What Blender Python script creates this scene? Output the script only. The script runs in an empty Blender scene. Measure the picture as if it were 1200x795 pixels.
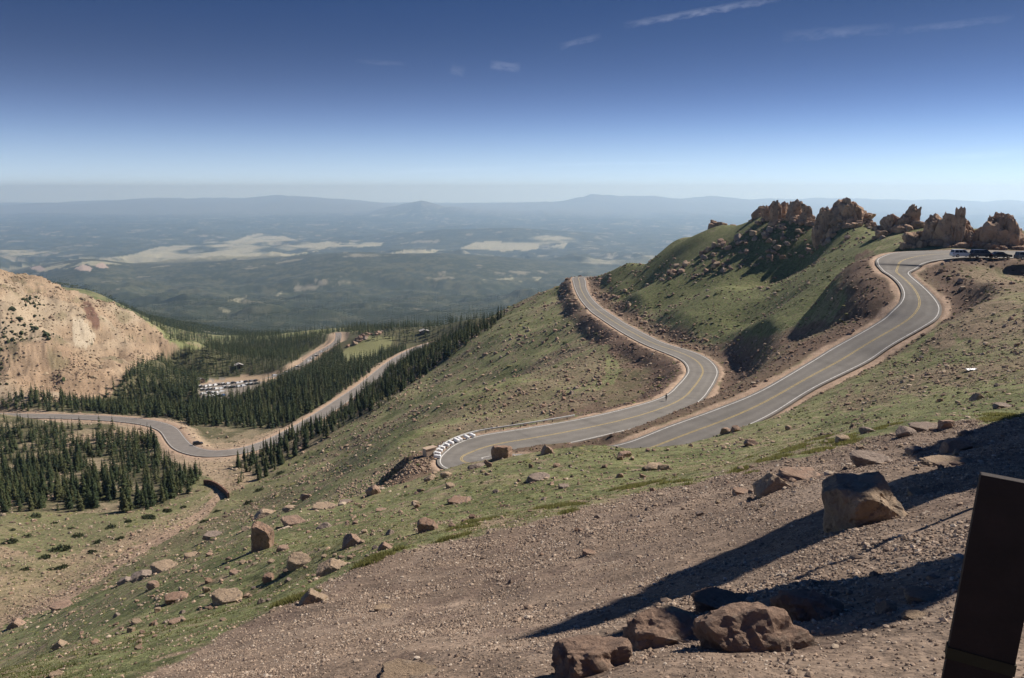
import bpy, bmesh, math, random
import numpy as np
from mathutils import Vector, Matrix

random.seed(7)
RNG = np.random.default_rng(7)
scene = bpy.context.scene
COL = scene.collection

# ------------------------------------------------------------------ camera model (eye at the origin)
F = 28.0 / 36.0 * 1200.0
PITCH = math.radians(10.65)
CP, SP = math.cos(PITCH), math.sin(PITCH)

def ray(px, py):
    a = (np.asarray(px, float) - 600.0) / F
    b = -(np.asarray(py, float) - 397.5) / F
    return a, CP + b * SP, -SP + b * CP

def PY(px, py, Y):
    dx, dy, dz = ray(px, py)
    s = Y / dy
    return np.stack([dx * s, dy * s, dz * s], -1)

def PZ(px, py, z):
    dx, dy, dz = ray(px, py)
    s = z / dz
    return np.stack([dx * s, dy * s, dz * s], -1)

def project(x, y, z):
    fwd = y * CP - z * SP
    up = y * SP + z * CP
    fwd = np.where(fwd < 0.05, 0.05, fwd)
    return 600.0 + F * x / fwd, 397.5 - F * up / fwd

# ------------------------------------------------------------------ noise
def _hash(ix, iy, seed):
    h = (ix.astype(np.int64) * 374761393 + iy.astype(np.int64) * 668265263 + seed * 1274126177) & 0xFFFFFFFF
    h = ((h ^ (h >> 13)) * 1274126177) & 0xFFFFFFFF
    h = (h ^ (h >> 16)) & 0xFFFFFF
    return h.astype(np.float64) / float(0xFFFFFF)

def vnoise(x, y, seed=0):
    fx, fy = np.floor(x), np.floor(y)
    ix, iy = fx.astype(np.int64), fy.astype(np.int64)
    tx, ty = x - fx, y - fy
    tx = tx * tx * tx * (tx * (tx * 6 - 15) + 10)
    ty = ty * ty * ty * (ty * (ty * 6 - 15) + 10)
    a, b = _hash(ix, iy, seed), _hash(ix + 1, iy, seed)
    c, d = _hash(ix, iy + 1, seed), _hash(ix + 1, iy + 1, seed)
    return ((a * (1 - tx) + b * tx) * (1 - ty) + (c * (1 - tx) + d * tx) * ty) * 2 - 1

def fbm(x, y, octv=4, seed=0, gain=0.5):
    t, a, n = 0.0, 1.0, 0.0
    ca, sa = math.cos(0.6), math.sin(0.6)
    for k in range(octv):
        t = t + a * vnoise(x, y, seed + k * 17)
        n += a
        a *= gain
        x, y = (x * ca - y * sa) * 2.03 + 5.3, (x * sa + y * ca) * 2.03 + 1.7
    return t / n

def sstep(a, b, x):
    t = np.clip((x - a) / (b - a), 0, 1)
    return t * t * (3 - 2 * t)

# ------------------------------------------------------------------ base relief: scattered heights interpolated in (x/Y', log Y')
APEX = 6.0
ctrl = []
def cp(px, py, Y):
    ctrl.append(PY(px, py, Y))
def cw(x, y, z):
    ctrl.append(np.array([x, y, z], float))
# pull-out edge under the camera
for x, y, z in [(0, 0, -1.75), (-4, 0, -1.95), (4, 0, -1.55), (-3, -3, -1.75), (3, -3, -1.65), (1.2, 2.0, -2.25), (8, 6, -2.7), (-4, 4, -4.2), (0, 3.5, -3.0), (3.2, 4.2, -2.9)]:
    cw(x, y, z)
# gravel slope
for p in [(720, 780, 7), (1150, 770, 5.2), (170, 795, 20), (1010, 632, 12), (600, 700, 18), (400, 740, 17), (860, 680, 11.5), (1150, 600, 11),
          (450, 650, 35), (700, 590, 45), (870, 545, 50), (1060, 500, 52), (1200, 490, 48), (1280, 480, 46), (300, 722, 26), (800, 620, 24), (1200, 545, 18), (1000, 560, 22), (1300, 540, 20)]:
    cp(*p)
# near grass slope and its rim above the hairpin
for p in [(700, 519, 103), (650, 526, 104), (600, 532, 107), (560, 539, 112), (530, 546, 118), (760, 524, 101), (820, 518, 95), (880, 505, 95), (400, 640, 45),
          (300, 640, 60), (300, 700, 42), (200, 700, 50), (100, 740, 50), (0, 795, 48), (500, 600, 62), (400, 590, 90), (330, 605, 90), (250, 650, 80), (140, 695, 75), (50, 745, 75),
          (600, 560, 74), (480, 562, 116), (430, 580, 106), (800, 545, 72), (950, 505, 82), (-80, 840, 55)]:
    cp(*p)
# right hand slope
for p in [(1000, 460, 105), (1100, 440, 95), (1200, 430, 85), (1130, 390, 125), (1200, 380, 120), (1150, 340, 155), (1200, 330, 165), (1280, 330, 160), (1080, 420, 120)]:
    cp(*p)
# ridge with the outcrops and the green hill
for p in [(990, 256, 330), (940, 250, 360), (900, 252, 385), (850, 268, 420), (800, 285, 450), (740, 308, 485), (705, 319, 515), (850, 340, 310), (780, 360, 340), (900, 380, 215), (740, 350, 400), (715, 338, 455),
          (850, 398, 242), (950, 330, 245), (1000, 290, 258), (1050, 262, 262), (1110, 287, 215), (1180, 287, 215), (1080, 275, 232), (970, 400, 158), (900, 425, 162), (860, 455, 162), (985, 345, 205), (990, 372, 170), (950, 383, 178), (890, 402, 197), (920, 332, 325), (870, 375, 262), (1260, 285, 215)]:
    cp(*p)
# behind the ridge it falls away
for u, Y, z in [(0.10, 640, -110), (0.2, 520, -80), (0.3, 470, -70), (0.4, 420, -62), (0.5, 380, -55), (0.62, 340, -45), (0.75, 330, -40), (0.95, 300, -30),
                (0.1, 1200, -330), (0.3, 1100, -300), (0.5, 1000, -280), (0.7, 1000, -280), (0.95, 900, -250), (0.2, 2500, -620), (0.6, 2500, -650), (0.95, 2500, -650)]:
    cw(u * Y, Y, z)
# hillside under the lower road
for p in [(600, 440, 300), (550, 400, 430), (520, 470, 240), (600, 480, 205), (700, 440, 235), (680, 400, 310), (620, 380, 400), (600, 366, 480), (640, 346, 515), (575, 377, 520), (500, 430, 420), (450, 470, 380),
          (400, 500, 345), (340, 540, 312), (300, 563, 292), (480, 510, 190), (430, 545, 200)]:
    cp(*p)
# stream gully and valley floor
for p in [(280, 558, 300), (265, 580, 265), (230, 607, 235), (150, 652, 195), (80, 692, 170), (30, 722, 155), (0, 742, 147), (150, 618, 228), (50, 650, 202), (0, 690, 173), (100, 600, 257), (0, 600, 258),
          (-120, 690, 175), (-100, 600, 260), (60, 560, 320), (160, 560, 310), (300, 480, 520), (100, 477, 500), (-100, 480, 500)]:
    cp(*p)
# tan hill on the left
for p in [(0, 329, 640), (60, 346, 700), (115, 358, 740), (150, 378, 760), (210, 407, 800), (180, 393, 785), (238, 414, 815), (222, 413, 860), (50, 400, 600), (50, 440, 560), (0, 470, 505), (100, 420, 640), (150, 430, 650), (-100, 320, 600), (-100, 440, 480), (120, 390, 690)]:
    cp(*p)
for u, Y, z in [(-0.6, 900, -120), (-0.5, 1000, -190), (-0.45, 1250, -240), (-0.8, 1000, -140)]:
    cw(u * Y, Y, z)
# forested valley beyond
for p in [(250, 450, 640), (330, 434, 735), (400, 396, 985), (440, 405, 850), (425, 392, 890), (300, 412, 1000), (200, 430, 760), (350, 391, 1300), (110, 346, 1450), (200, 386, 1500), (560, 373, 900), (500, 386, 1000), (450, 386, 1250), (0, 330, 1500)]:
    cp(*p)
# far hills and plain
for p in [(400, 386, 3000), (200, 392, 2700), (0, 370, 3000), (560, 372, 3200), (700, 385, 3000), (400, 350, 5200), (150, 350, 5200), (650, 350, 5200), (0, 335, 6000)]:
    cp(*p)
for u in (-0.95, -0.6, -0.3, 0, 0.3, 0.6, 0.95):
    for Y, z in ((11000, -900), (20000, -960), (60000, -1000)):
        cw(u * Y, Y, z)
    if abs(u) > 0.2:
        cw(u * 5200, 5200, -760)

# ------------------------------------------------------------------ roads
up = [((1330, 296), (1330, 303), -15.5), ((1198, 294.5), (1198, 303), -15.3), ((1136, 293), (1136, 301.6), -15.3), ((1101, 294), (1100, 302), -15.3), ((1065, 296), (1082, 304.5), -15.6),
      ((1044, 299), (1072, 308), -16), ((1030, 305), (1065, 312), -16.6), ((1027, 309), (1064, 315), -17.2), ((1030, 316.5), (1069, 321), -18), ((1044, 328), (1086, 334), -19.5), ((1055, 340), (1099, 347), -21),
      ((1059, 352), (1102, 359), -22.5), ((1054, 362), (1096, 370.5), -23.8), ((1036, 375.5), (1076, 384), -25.6), ((1001, 397), (1041, 406), -28.5), ((971, 413), (1013, 424), -30.5),
      ((920, 443.5), (965, 450), -33), ((885, 461), (935, 467), -34.3), ((860, 472.5), (905, 485), -35.3), ((832, 484), (870, 501), -36.2), ((803, 494.6), (835, 514), -37), ((773, 505.5), (800, 526), -37.7), ((735, 521), (752, 543), -38.5)]
low = [((523, 528), (562, 541), -43.5), ((535, 520), (580, 535.5), -43.7), ((558, 511.5), (605, 531), -43.9), ((600, 505), (640, 524.5), -44.1), ((640, 498), (675, 518), -44.3),
       ((686, 490), (719, 508), -44.7), ((735, 478), (772, 495), -45.2), ((779, 464.5), (805, 482), -45.9), ((793, 452.5), (825, 466), -46.6), ((805, 440), (837, 447), -47.3), ((807, 431.5), (840.7, 434), -48),
       ((798.5, 421), (830, 421), -49), ((772, 410), (809, 411.7), -50.2), ((740, 394.5), (777, 403.8), -51.5), ((714, 378.7), (745.6, 388), -53.3), ((693, 364), (714, 369.4), -55), ((679.6, 349.6), (695.5, 353.6), -56.6),
       ((674, 336.4), (687, 340), -58), ((671, 327.5), (685, 328.5), -59.2)]
A, B = [], []
for (a, b, z) in up:
    A.append(PZ(*a, z)); B.append(PZ(*b, z))
for (cx, cy, cz, ang) in [(9.5, 112.6, -39.4, 178), (2.5, 113.8, -40.4, 165), (-4.0, 117.0, -41.4, 140), (-7.2, 119.5, -42.2, 112)]:
    # heading angle, left edge A is the inner side of the hairpin here
    t = math.radians(ang); n = np.array([math.sin(t), -math.cos(t), 0])
    c = np.array([cx, cy, cz])
    A.append(c + n * 4.4); B.append(c - n * 4.4)
n_up = len(A)
for (a, b, z) in low:
    # outer edge in the photograph is the far (B) side after the turn
    B.append(PZ(*a, z)); A.append(PZ(*b, z))
for x, y, z in [(47.5, 556, -60.3), (58, 572, -62), (78, 584, -64)]:
    B.append(np.array([x - 3, y + 2.5, z])); A.append(np.array([x + 3, y - 2.5, z]))
A, B = np.array(A), np.array(B)

def catmull(P, sub):
    out = []
    n = len(P)
    for i in range(n - 1):
        p0, p1, p2, p3 = P[max(i - 1, 0)], P[i], P[i + 1], P[min(i + 2, n - 1)]
        for k in range(sub):
            t = k / sub
            out.append(0.5 * (2 * p1 + (p2 - p0) * t + (2 * p0 - 5 * p1 + 4 * p2 - p3) * t * t + (3 * p1 - p0 - 3 * p2 + p3) * t ** 3))
    out.append(P[-1])
    return np.array(out)

def smooth(P, it):
    P = P.copy()
    for _ in range(it):
        P[1:-1] = 0.25 * P[:-2] + 0.5 * P[1:-1] + 0.25 * P[2:]
    return P

A, B = smooth(catmull(A, 10), 12), smooth(catmull(B, 10), 12)
mz = 0.5 * (A[:, 2] + B[:, 2]); A[:, 2] = mz; B[:, 2] = mz
MID = 0.5 * (A + B)
MID[:, 2] = smooth(MID, 60)[:, 2]
def reach(P, Q, i):
    lo_, hi_ = max(0, i - 60), min(len(Q), i + 60)
    return np.hypot(Q[lo_:hi_, 0] - P[0], Q[lo_:hi_, 1] - P[1]).min()
for _ in range(3):
    hA = np.array([reach(MID[i], A, i) for i in range(len(MID))]); hB = np.array([reach(MID[i], B, i) for i in range(len(MID))])
    tg = np.gradient(MID[:, :2], axis=0); tg /= np.linalg.norm(tg, axis=1)[:, None]
    nr = np.stack([tg[:, 1], -tg[:, 0], 0 * tg[:, 0]], 1)          # towards A
    MID = MID + nr * ((hA - hB) * 0.5)[:, None]
    MID[:, :2] = smooth(MID, 4)[:, :2]
HW = smooth(np.stack([0.5 * (hA + hB)] * 3, 1), 20)[:, 0]
tg = np.gradient(MID[:, :2], axis=0); tg /= np.linalg.norm(tg, axis=1)[:, None]
nr = np.stack([tg[:, 1], -tg[:, 0], 0 * tg[:, 0]], 1)
A, B = MID + nr * HW[:, None], MID - nr * HW[:, None]
SPLIT = (n_up - 2) * 10

def road_px(pts, hw):
    P = np.array([PY(*p) for p in pts])
    P = smooth(catmull(P, 10), 10)
    d = np.gradient(P[:, :2], axis=0); d /= np.linalg.norm(d, axis=1)[:, None]
    n = np.stack([-d[:, 1], d[:, 0], 0 * d[:, 0]], 1)
    return P, P + n * hw, P - n * hw

VAL, VALA, VALB = road_px([(-150, 484, 500), (-60, 486, 485), (0, 487, 470), (100, 489, 455), (165, 494, 432), (195, 502, 412), (205, 514, 388), (216, 525, 366), (240, 531.5, 352), (270, 530.5, 351), (300, 524, 362), (330, 512, 388), (365, 493, 430),
                       (400, 470, 490), (430, 449, 560), (455, 428, 650), (475, 415, 730), (495, 406, 800), (515, 400, 860)], 4.6)
LOT, LOTA, LOTB = road_px([(243, 452, 640), (270, 450, 648), (301, 447.7, 665), (325, 440.5, 705), (341, 434, 738), (357, 425.5, 790), (366, 418, 835), (376, 412, 880), (387, 406, 925), (395, 400, 965), (397, 393, 1010), (396, 390, 1060)], 3.8)

for k in range(0, len(MID), 12):
    ctrl.append(MID[k])
for k in range(0, len(VAL), 10):
    ctrl.append(VAL[k])
for k in range(0, len(LOT), 20):
    ctrl.append(LOT[k])

C = np.array(ctrl)
def to_uv(x, y):
    yp = y + APEX
    return x / yp, np.log(yp)
cu, cv = to_uv(C[:, 0], C[:, 1])
val = (C[:, 2] + 1.7) / (C[:, 1] + APEX)
EPS2 = 0.02 ** 2
D = np.sqrt((cu[:, None] - cu[None]) ** 2 + (cv[:, None] - cv[None]) ** 2 + EPS2)
n = len(C)
M = np.zeros((n + 3, n + 3))
M[:n, :n] = -D - np.eye(n) * 0.004
M[:n, n] = M[n, :n] = 1
M[:n, n + 1] = M[n + 1, :n] = cu
M[:n, n + 2] = M[n + 2, :n] = cv
W = np.linalg.solve(M, np.concatenate([val, [0, 0, 0]]))

def base_height(x, y):
    u, v = to_uv(x, y)
    out = W[n] + W[n + 1] * u + W[n + 2] * v
    uf, vf = u.astype(np.float32), v.astype(np.float32)
    acc = np.zeros_like(uf, dtype=np.float64)
    for i in range(n):
        acc -= W[i] * np.sqrt((uf - np.float32(cu[i])) ** 2 + (vf - np.float32(cv[i])) ** 2 + np.float32(EPS2))
    return (out + acc) * np.exp(v) - 1.7

# ------------------------------------------------------------------ terrain grid
NU = 1150
UMAX = 0.92
us = np.linspace(-UMAX, UMAX, NU)
vs = [math.log(2.2)]
while vs[-1] < math.log(62000):
    yy = math.exp(vs[-1])
    if yy < 30: dv = 0.0065
    elif yy < 700: dv = 0.0055
    elif yy < 3000: dv = 0.0075
    elif yy < 9000: dv = 0.009
    else: dv = 0.012
    vs.append(vs[-1] + dv)
vs = np.array(vs)
NV = len(vs)
UU, VV = np.meshgrid(us, vs)
YP = np.exp(VV)
GX, GY = UU * YP, YP - APEX
GZ = base_height(GX.ravel(), GY.ravel()).reshape(GX.shape)

def prof(px, pts):
    p = np.array(pts, float)
    return np.interp(px, p[:, 0], p[:, 1])

def ztarget(pxs, pyv, Y):
    _, dy, dz = ray(pxs, pyv)
    return dz / dy * Y

PXc = 600 + F * (GX / np.maximum(GY, 1)) * CP     # column in the far field
FAR = GY > 2500
# long forested hill, then the mountain ranges on the horizon
rolling = fbm(GX / 2600, GY / 2600, 4, 5) * 120 * sstep(2500, 6000, GY) + fbm(GX / 800, GY / 800, 5, 15, 0.6) * 150 * sstep(2000, 5000, GY)
GZ = GZ + rolling * np.where(GY < 11000, 1, np.where(GY < 30000, 0.35, 0.5))
for Yr, wf, wb, pts, seed, amp in [
    (7600, 2100, 1500, [(-300, 330), (0, 331), (60, 315), (105, 306), (130, 307), (165, 313), (200, 313), (330, 307), (400, 300), (520, 300), (600, 309), (700, 320), (1300, 330)], 31, 30),
    (15500, 2500, 2000, [(-300, 300), (380, 298), (420, 283), (520, 270), (600, 268), (680, 274), (760, 285), (1300, 300)], 32, 60),
    (39500, 4000, 3500, [(-300, 245), (0, 243), (90, 239), (150, 241), (210, 237), (290, 240), (380, 237), (450, 244), (560, 248), (700, 246), (780, 240), (900, 243), (1300, 244)], 35, 160),
    (33000, 5000, 4000, [(-300, 268), (0, 264), (200, 258), (400, 250), (440, 247), (470, 241), (497, 234), (520, 240), (560, 246), (700, 252), (800, 249), (1300, 250)], 33, 120),
    (46000, 6500, 6000, [(-300, 243), (0, 241), (60, 239), (110, 236), (160, 233), (230, 232), (300, 230), (340, 228), (400, 232), (440, 235), (470, 240), (560, 240), (640, 239), (680, 231), (690, 228), (720, 230), (800, 231), (1000, 233), (1130, 236), (1165, 234), (1200, 238), (1400, 240)], 34, 380)]:
    zt = ztarget(PXc, prof(PXc, pts) + (1.0 if Yr > 40000 else 0.0), Yr) + (fbm(GX / (Yr * 0.05), GX * 0 + Yr, 6, seed + 70, 0.6) * Yr * 0.0042 if Yr > 30000 else 0.0)
    sh = np.where(GY < Yr, np.exp(-((GY - Yr) / wf) ** 2), np.exp(-((GY - Yr) / wb) ** 2))
    nz = fbm(GX / (Yr * 0.06), GY / (Yr * 0.06), 5, seed)
    ridged = (0.5 - np.abs(nz)) * amp
    cand = GZ + (zt - GZ) * sh + ridged * sh * (1 - 0.75 * sh)
    GZ = np.where(FAR, np.maximum(GZ, cand), GZ)

# multi-scale roughness, only wavelengths the sheet can carry at that distance
rough = np.ones_like(GZ)
tanhill = sstep(480, 560, GY) * (1 - sstep(860, 960, GY)) * sstep(-0.36, -0.44, GX / np.maximum(GY, 1))
rough = rough * (1 + 2.2 * tanhill)
relief = np.zeros_like(GZ)
for k, lam in enumerate([150, 64, 27, 12, 5.2, 2.3, 1.0, 0.45, 0.2, 0.09]):
    r = lam / YP
    w = sstep(0.011, 0.02, r) * (1 - sstep(0.18, 0.35, r)) * (GY < 2600)
    if w.max() <= 0: continue
    sel = w > 0
    nzv = vnoise(GX[sel] / lam + 3.1 * k, GY[sel] / lam - 1.7 * k, 50 + k)
    relief[sel] += w[sel] * nzv * lam * ((0.028 + 0.02 * ((GY[sel] > 130) & (GY[sel] < 640))) if lam > 3 else 0.05)
GZ = GZ + relief * rough
# rocky gullies on the tan hill
g = fbm(GX / 45, GY / 130, 4, 77)
g2 = fbm(GX / 14, GY / 30, 4, 78, 0.6)
ledge = np.floor(GZ / 9.0 + 0.8 * fbm(GX / 40, GY / 40, 3, 79)) * 9.0
GZ = GZ - tanhill * np.abs(g) * 12.0 + tanhill * g2 * 5.0 + tanhill * 0.18 * (ledge - GZ)

def road_near(pts, hw, x, y):
    """distance to a centre line, its height and half width there"""
    P = pts.astype(np.float32)
    out_i = np.empty(len(x), np.int32)
    for s in range(0, len(x), 20000):
        xs, ys = x[s:s + 20000].astype(np.float32), y[s:s + 20000].astype(np.float32)
        d = (xs[:, None] - P[None, :, 0]) ** 2 + (ys[:, None] - P[None, :, 1]) ** 2
        out_i[s:s + 20000] = d.argmin(1)
    best = None
    for o in (-1, 0):
        i = np.clip(out_i + o, 0, len(pts) - 2)
        a, b = pts[i], pts[i + 1]
        ab = b - a
        t = np.clip(((x - a[:, 0]) * ab[:, 0] + (y - a[:, 1]) * ab[:, 1]) / (ab[:, 0] ** 2 + ab[:, 1] ** 2 + 1e-9), 0, 1)
        q = a + ab * t[:, None]
        d = np.hypot(x - q[:, 0], y - q[:, 1])
        h = hw[i] * (1 - t) + hw[i + 1] * t
        side = ab[:, 0] * (y - a[:, 1]) - ab[:, 1] * (x - a[:, 0])
        if best is None: best = [d, q[:, 2], h, side]
        else:
            m = d < best[0]
            for k, arr in enumerate((d, q[:, 2], h, side)): best[k] = np.where(m, arr, best[k])
    return best

ROADDIST = np.full(GX.shape, 1e6)
BANK = np.zeros(GX.shape)
SHOULD = np.zeros(GX.shape)
for pts, hw, sh, blend in [(MID[:SPLIT + 6], HW[:SPLIT + 6], 2.0, 17.0), (MID[SPLIT - 6:], HW[SPLIT - 6:], 1.7, 14.0), (VAL, np.full(len(VAL), 4.6), 3.0, 10.0), (LOT, np.full(len(LOT), 3.8), 2.0, 9.0)]:
    lo, hi = pts.min(0) - 30, pts.max(0) + 30
    sel = (GX > lo[0]) & (GX < hi[0]) & (GY > lo[1]) & (GY < hi[1])
    d, zr, h, side = road_near(pts, hw, GX[sel], GY[sel])
    wob = fbm(GX[sel] / 5, GY[sel] / 5, 3, 91)
    bl_ = np.where(side < 0, blend, 8.0)
    e = h + sh + wob * 0.9
    w = 1 - sstep(0, 1, (d - e) / bl_)
    zed = zr - 0.40 + 0.34 * sstep(0.1, 1.1, d - h) - 0.05 * np.clip(d - h - 1, 0, 4)
    GZ[sel] = GZ[sel] * (1 - w) + zed * w
    dd = d - h
    ROADDIST[sel] = np.minimum(ROADDIST[sel], dd)
    BANK[sel] = np.maximum(BANK[sel], sstep(sh - 0.6, sh + 0.6, dd + wob * 0.6) * (1 - sstep(7, 12, dd + wob * 3)))
    SHOULD[sel] = np.maximum(SHOULD[sel], 1 - sstep(sh - 0.3, sh + 0.5, dd + wob * 1.3))

def H(x, y):
    x, y = np.asarray(x, float), np.asarray(y, float)
    yp = np.maximum(y + APEX, 2.3)
    fu = np.clip((x / yp + UMAX) / (2 * UMAX) * (NU - 1), 0, NU - 1.001)
    fv = np.clip(np.interp(np.log(yp), vs, np.arange(NV)), 0, NV - 1.001)
    iu, iv = fu.astype(int), fv.astype(int)
    a, b = fu - iu, fv - iv
    return (GZ[iv, iu] * (1 - a) + GZ[iv, iu + 1] * a) * (1 - b) + (GZ[iv + 1, iu] * (1 - a) + GZ[iv + 1, iu + 1] * a) * b

_ys = np.exp(np.linspace(math.log(1.2), math.log(5000), 5000))
def hit(px, py, ymin=0.0, ymax=1e9):
    """first point where the sight line through a pixel meets the ground"""
    dx, dy, dz = ray(px, py)
    Y = _ys[(_ys > ymin) & (_ys < ymax)]
    x, z = dx / dy * Y, dz / dy * Y
    b = z < H(x, Y)
    i = int(np.argmax(b)) if b.any() else int(np.argmin(np.abs(z - H(x, Y))))
    Yh = Y[i]
    xh = float(dx / dy * Yh)
    return Vector((xh, float(Yh), float(H(xh, Yh))))

PXg, PYg = project(GX, GY, GZ)

# ------------------------------------------------------------------ ground colours (real base colours only, by what grows or lies there)
def poly(pts, jit=5.0, scale=9.0, seed=3, px=None, py=None):
    px = PXg if px is None else px
    py = PYg if py is None else py
    P = np.array(pts, float)
    m = np.zeros(px.shape, bool)
    sel = (px > P[:, 0].min() - 12) & (px < P[:, 0].max() + 12) & (py > P[:, 1].min() - 12) & (py < P[:, 1].max() + 12)
    X, Y_ = px[sel], py[sel]
    if jit:
        X = X + jit * fbm(px[sel] / scale, py[sel] / scale, 3, seed); Y_ = Y_ + jit * fbm(px[sel] / scale, py[sel] / scale, 3, seed + 40)
    ins = np.zeros(X.shape, bool)
    j = len(P) - 1
    for i in range(len(P)):
        xi, yi, xj, yj = P[i, 0], P[i, 1], P[j, 0], P[j, 1]
        if yi != yj:
            c = ((yi > Y_) != (yj > Y_)) & (X < (xj - xi) * (Y_ - yi) / (yj - yi) + xi)
            ins ^= c
        j = i
    m[sel] = ins
    return m

CLR = np.zeros(GX.shape + (3,))
def mix(c, w):
    global CLR
    w = np.asarray(w, float)[..., None]
    CLR = CLR * (1 - w) + np.array(c) * w

nz_s = fbm(GX / 1.3, GY / 1.3, 4, 101)
nz_m = fbm(GX / 9, GY / 9, 4, 102)
nz_l = fbm(GX / 60, GY / 60, 4, 103)
CLR[:] = (0.185, 0.198, 0.088)                                # alpine turf
mix((0.225, 0.215, 0.108), sstep(-0.1, 0.5, nz_m))
mix((0.080, 0.095, 0.034), 0.7 * sstep(0.05, 0.5, -nz_m + 0.3 * nz_s))
mix((0.26, 0.19, 0.135), 0.8 * sstep(0.22, 0.42, nz_s * 0.8 + nz_m * 0.25))      # bare soil between the turf
GRASSY = 1 - 0.8 * sstep(0.22, 0.42, nz_s * 0.8 + nz_m * 0.25)
near = GY < 620
# green hill above the lower road
gh = poly([(690, 330), (760, 295), (860, 262), (1010, 245), (1060, 262), (1010, 300), (985, 330), (985, 370), (900, 392), (850, 396), (780, 372), (720, 350)], 8) & (GY > 185) & near
mix((0.128, 0.146, 0.056), gh * (0.75 + 0.25 * nz_m))
# dry reddish ground right of the upper road
dry = poly([(1075, 300), (1400, 300), (1400, 430), (1200, 400), (1130, 395), (1085, 420), (1100, 380), (1112, 350)], 14, 14) & (GY < 230)
mix((0.23, 0.165, 0.115), dry * np.clip(0.85 - 0.7 * sstep(0, 0.4, nz_m), 0, 1))
dry2 = poly([(960, 480), (1090, 405), (1220, 392), (1220, 440), (1100, 450), (1020, 475)], 14, 14) & (GY < 230)
mix((0.21, 0.16, 0.105), dry2 * np.clip(0.55 + 0.9 * nz_m, 0, 1))
low_soil = poly([(845, 470), (850, 420), (850, 398), (900, 394), (985, 372), (1000, 300), (1020, 290), (1050, 340), (1045, 372), (960, 420), (880, 462)], 6) & (GY > 150) & (GY < 260)
mix((0.165, 0.105, 0.075), low_soil * np.clip(0.75 + 0.5 * nz_m, 0, 1))
fill_low = poly([(690, 350), (745, 398), (800, 428), (812, 442), (775, 468), (700, 485), (640, 492), (660, 470), (720, 450), (730, 435), (700, 390), (680, 350)], 6) & (GY > 150) & near
mix((0.14, 0.092, 0.068), fill_low * np.clip(0.8 + 0.6 * nz_m, 0, 1))
# stony bands on the lower hillside
hs = (GY > 130) & (GY < 620) & (GX / np.maximum(GY, 1) < 0.12)
band = fbm((GX * 0.8 + GY * 0.6) / 60, (GX * -0.6 + GY * 0.8) / 14, 4, 120)
mix((0.20, 0.155, 0.105), hs * 0.75 * sstep(0.05, 0.4, band))
TH = (poly([(-260, 260), (0, 300), (60, 322), (115, 338), (150, 359), (194, 395), (216, 408), (196, 419), (160, 426), (146, 442), (128, 464), (60, 472), (-260, 482)], 3, 8) & (GY > 480) & (GY < 880)).astype(float)
# tan hill
mix((0.285, 0.210, 0.140), TH)
mix((0.315, 0.25, 0.175), TH * sstep(-0.1, 0.35, fbm(GX / 30, GY / 60, 4, 131)))
mix((0.285, 0.20, 0.132), TH * sstep(0.05, 0.4, fbm(GX / 80, GY / 80, 3, 132)) * 0.8)
mix((0.17, 0.145, 0.085), TH * 0.7 * sstep(0.25, 0.45, fbm(GX / 12, GY / 25, 4, 133)))
CLR *= (1 + 0.45 * TH * fbm(GX / 7, GY / 11, 5, 135, 0.65))[..., None]
scar = poly([(97, 355), (104, 353), (112, 362), (118, 384), (112, 386), (101, 370)], 2, 5) & (GY > 500) & (GY < 900)
mix((0.13, 0.07, 0.05), scar * 0.9)
mix((0.42, 0.36, 0.27), (poly([(86, 375), (96, 372), (110, 388), (114, 398), (100, 410), (85, 402)], 2, 5) & (GY > 500) & (GY < 900)) * 0.8)
# valley floor: pale turf, pink stream bed, sandy flats by the road
vf = (GY > 120) & (GY < 420) & (GX / np.maximum(GY, 1) < -0.28) & (GZ < -78)
mix((0.155, 0.150, 0.075), vf * 0.6)
sand = poly([(-60, 700), (0, 640), (40, 655), (90, 648), (140, 632), (190, 606), (232, 590), (250, 575), (262, 560), (240, 548), (290, 540), (300, 560), (262, 582), (238, 608), (190, 632), (150, 660), (100, 690), (50, 718), (10, 752), (-60, 780)], 6, 10) & (GY > 125) & (GY < 420)
mix((0.32, 0.235, 0.16), sand * np.clip(0.6 + 0.9 * fbm(GX / 12, GY / 12, 4, 134), 0, 1))
mix((0.37, 0.26, 0.185), (poly([(-60, 750), (0, 735), (40, 712), (100, 678), (150, 645), (195, 622), (235, 598), (258, 575), (262, 582), (240, 606), (198, 632), (152, 658), (100, 692), (40, 726), (0, 752), (-60, 790)], 2, 6) & (GY > 125) & (GY < 420)))
yard = poly([(170, 488), (215, 495), (240, 520), (275, 518), (300, 512), (330, 500), (325, 520), (300, 534), (270, 546), (262, 570), (230, 552), (200, 540), (180, 512), (150, 515), (70, 525), (80, 510), (160, 500)], 3, 7) & (GY > 290) & (GY < 480)
mix((0.34, 0.255, 0.175), yard * 0.9)
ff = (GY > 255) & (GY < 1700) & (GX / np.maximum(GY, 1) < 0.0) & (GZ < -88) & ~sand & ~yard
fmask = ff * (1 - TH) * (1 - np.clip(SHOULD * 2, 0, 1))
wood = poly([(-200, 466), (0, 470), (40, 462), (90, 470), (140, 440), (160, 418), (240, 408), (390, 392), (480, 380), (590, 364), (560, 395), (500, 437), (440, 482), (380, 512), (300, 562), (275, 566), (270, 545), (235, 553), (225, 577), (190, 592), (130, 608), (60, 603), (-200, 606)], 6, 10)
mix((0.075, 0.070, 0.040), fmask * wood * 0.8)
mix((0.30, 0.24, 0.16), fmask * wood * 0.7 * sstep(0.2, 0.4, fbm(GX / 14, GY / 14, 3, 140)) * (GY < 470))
knoll = poly([(402, 412), (430, 394), (462, 398), (455, 412), (425, 424), (405, 425)], 3, 6) & (GY > 700) & (GY < 950)
mix((0.19, 0.19, 0.09), knoll)
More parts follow.
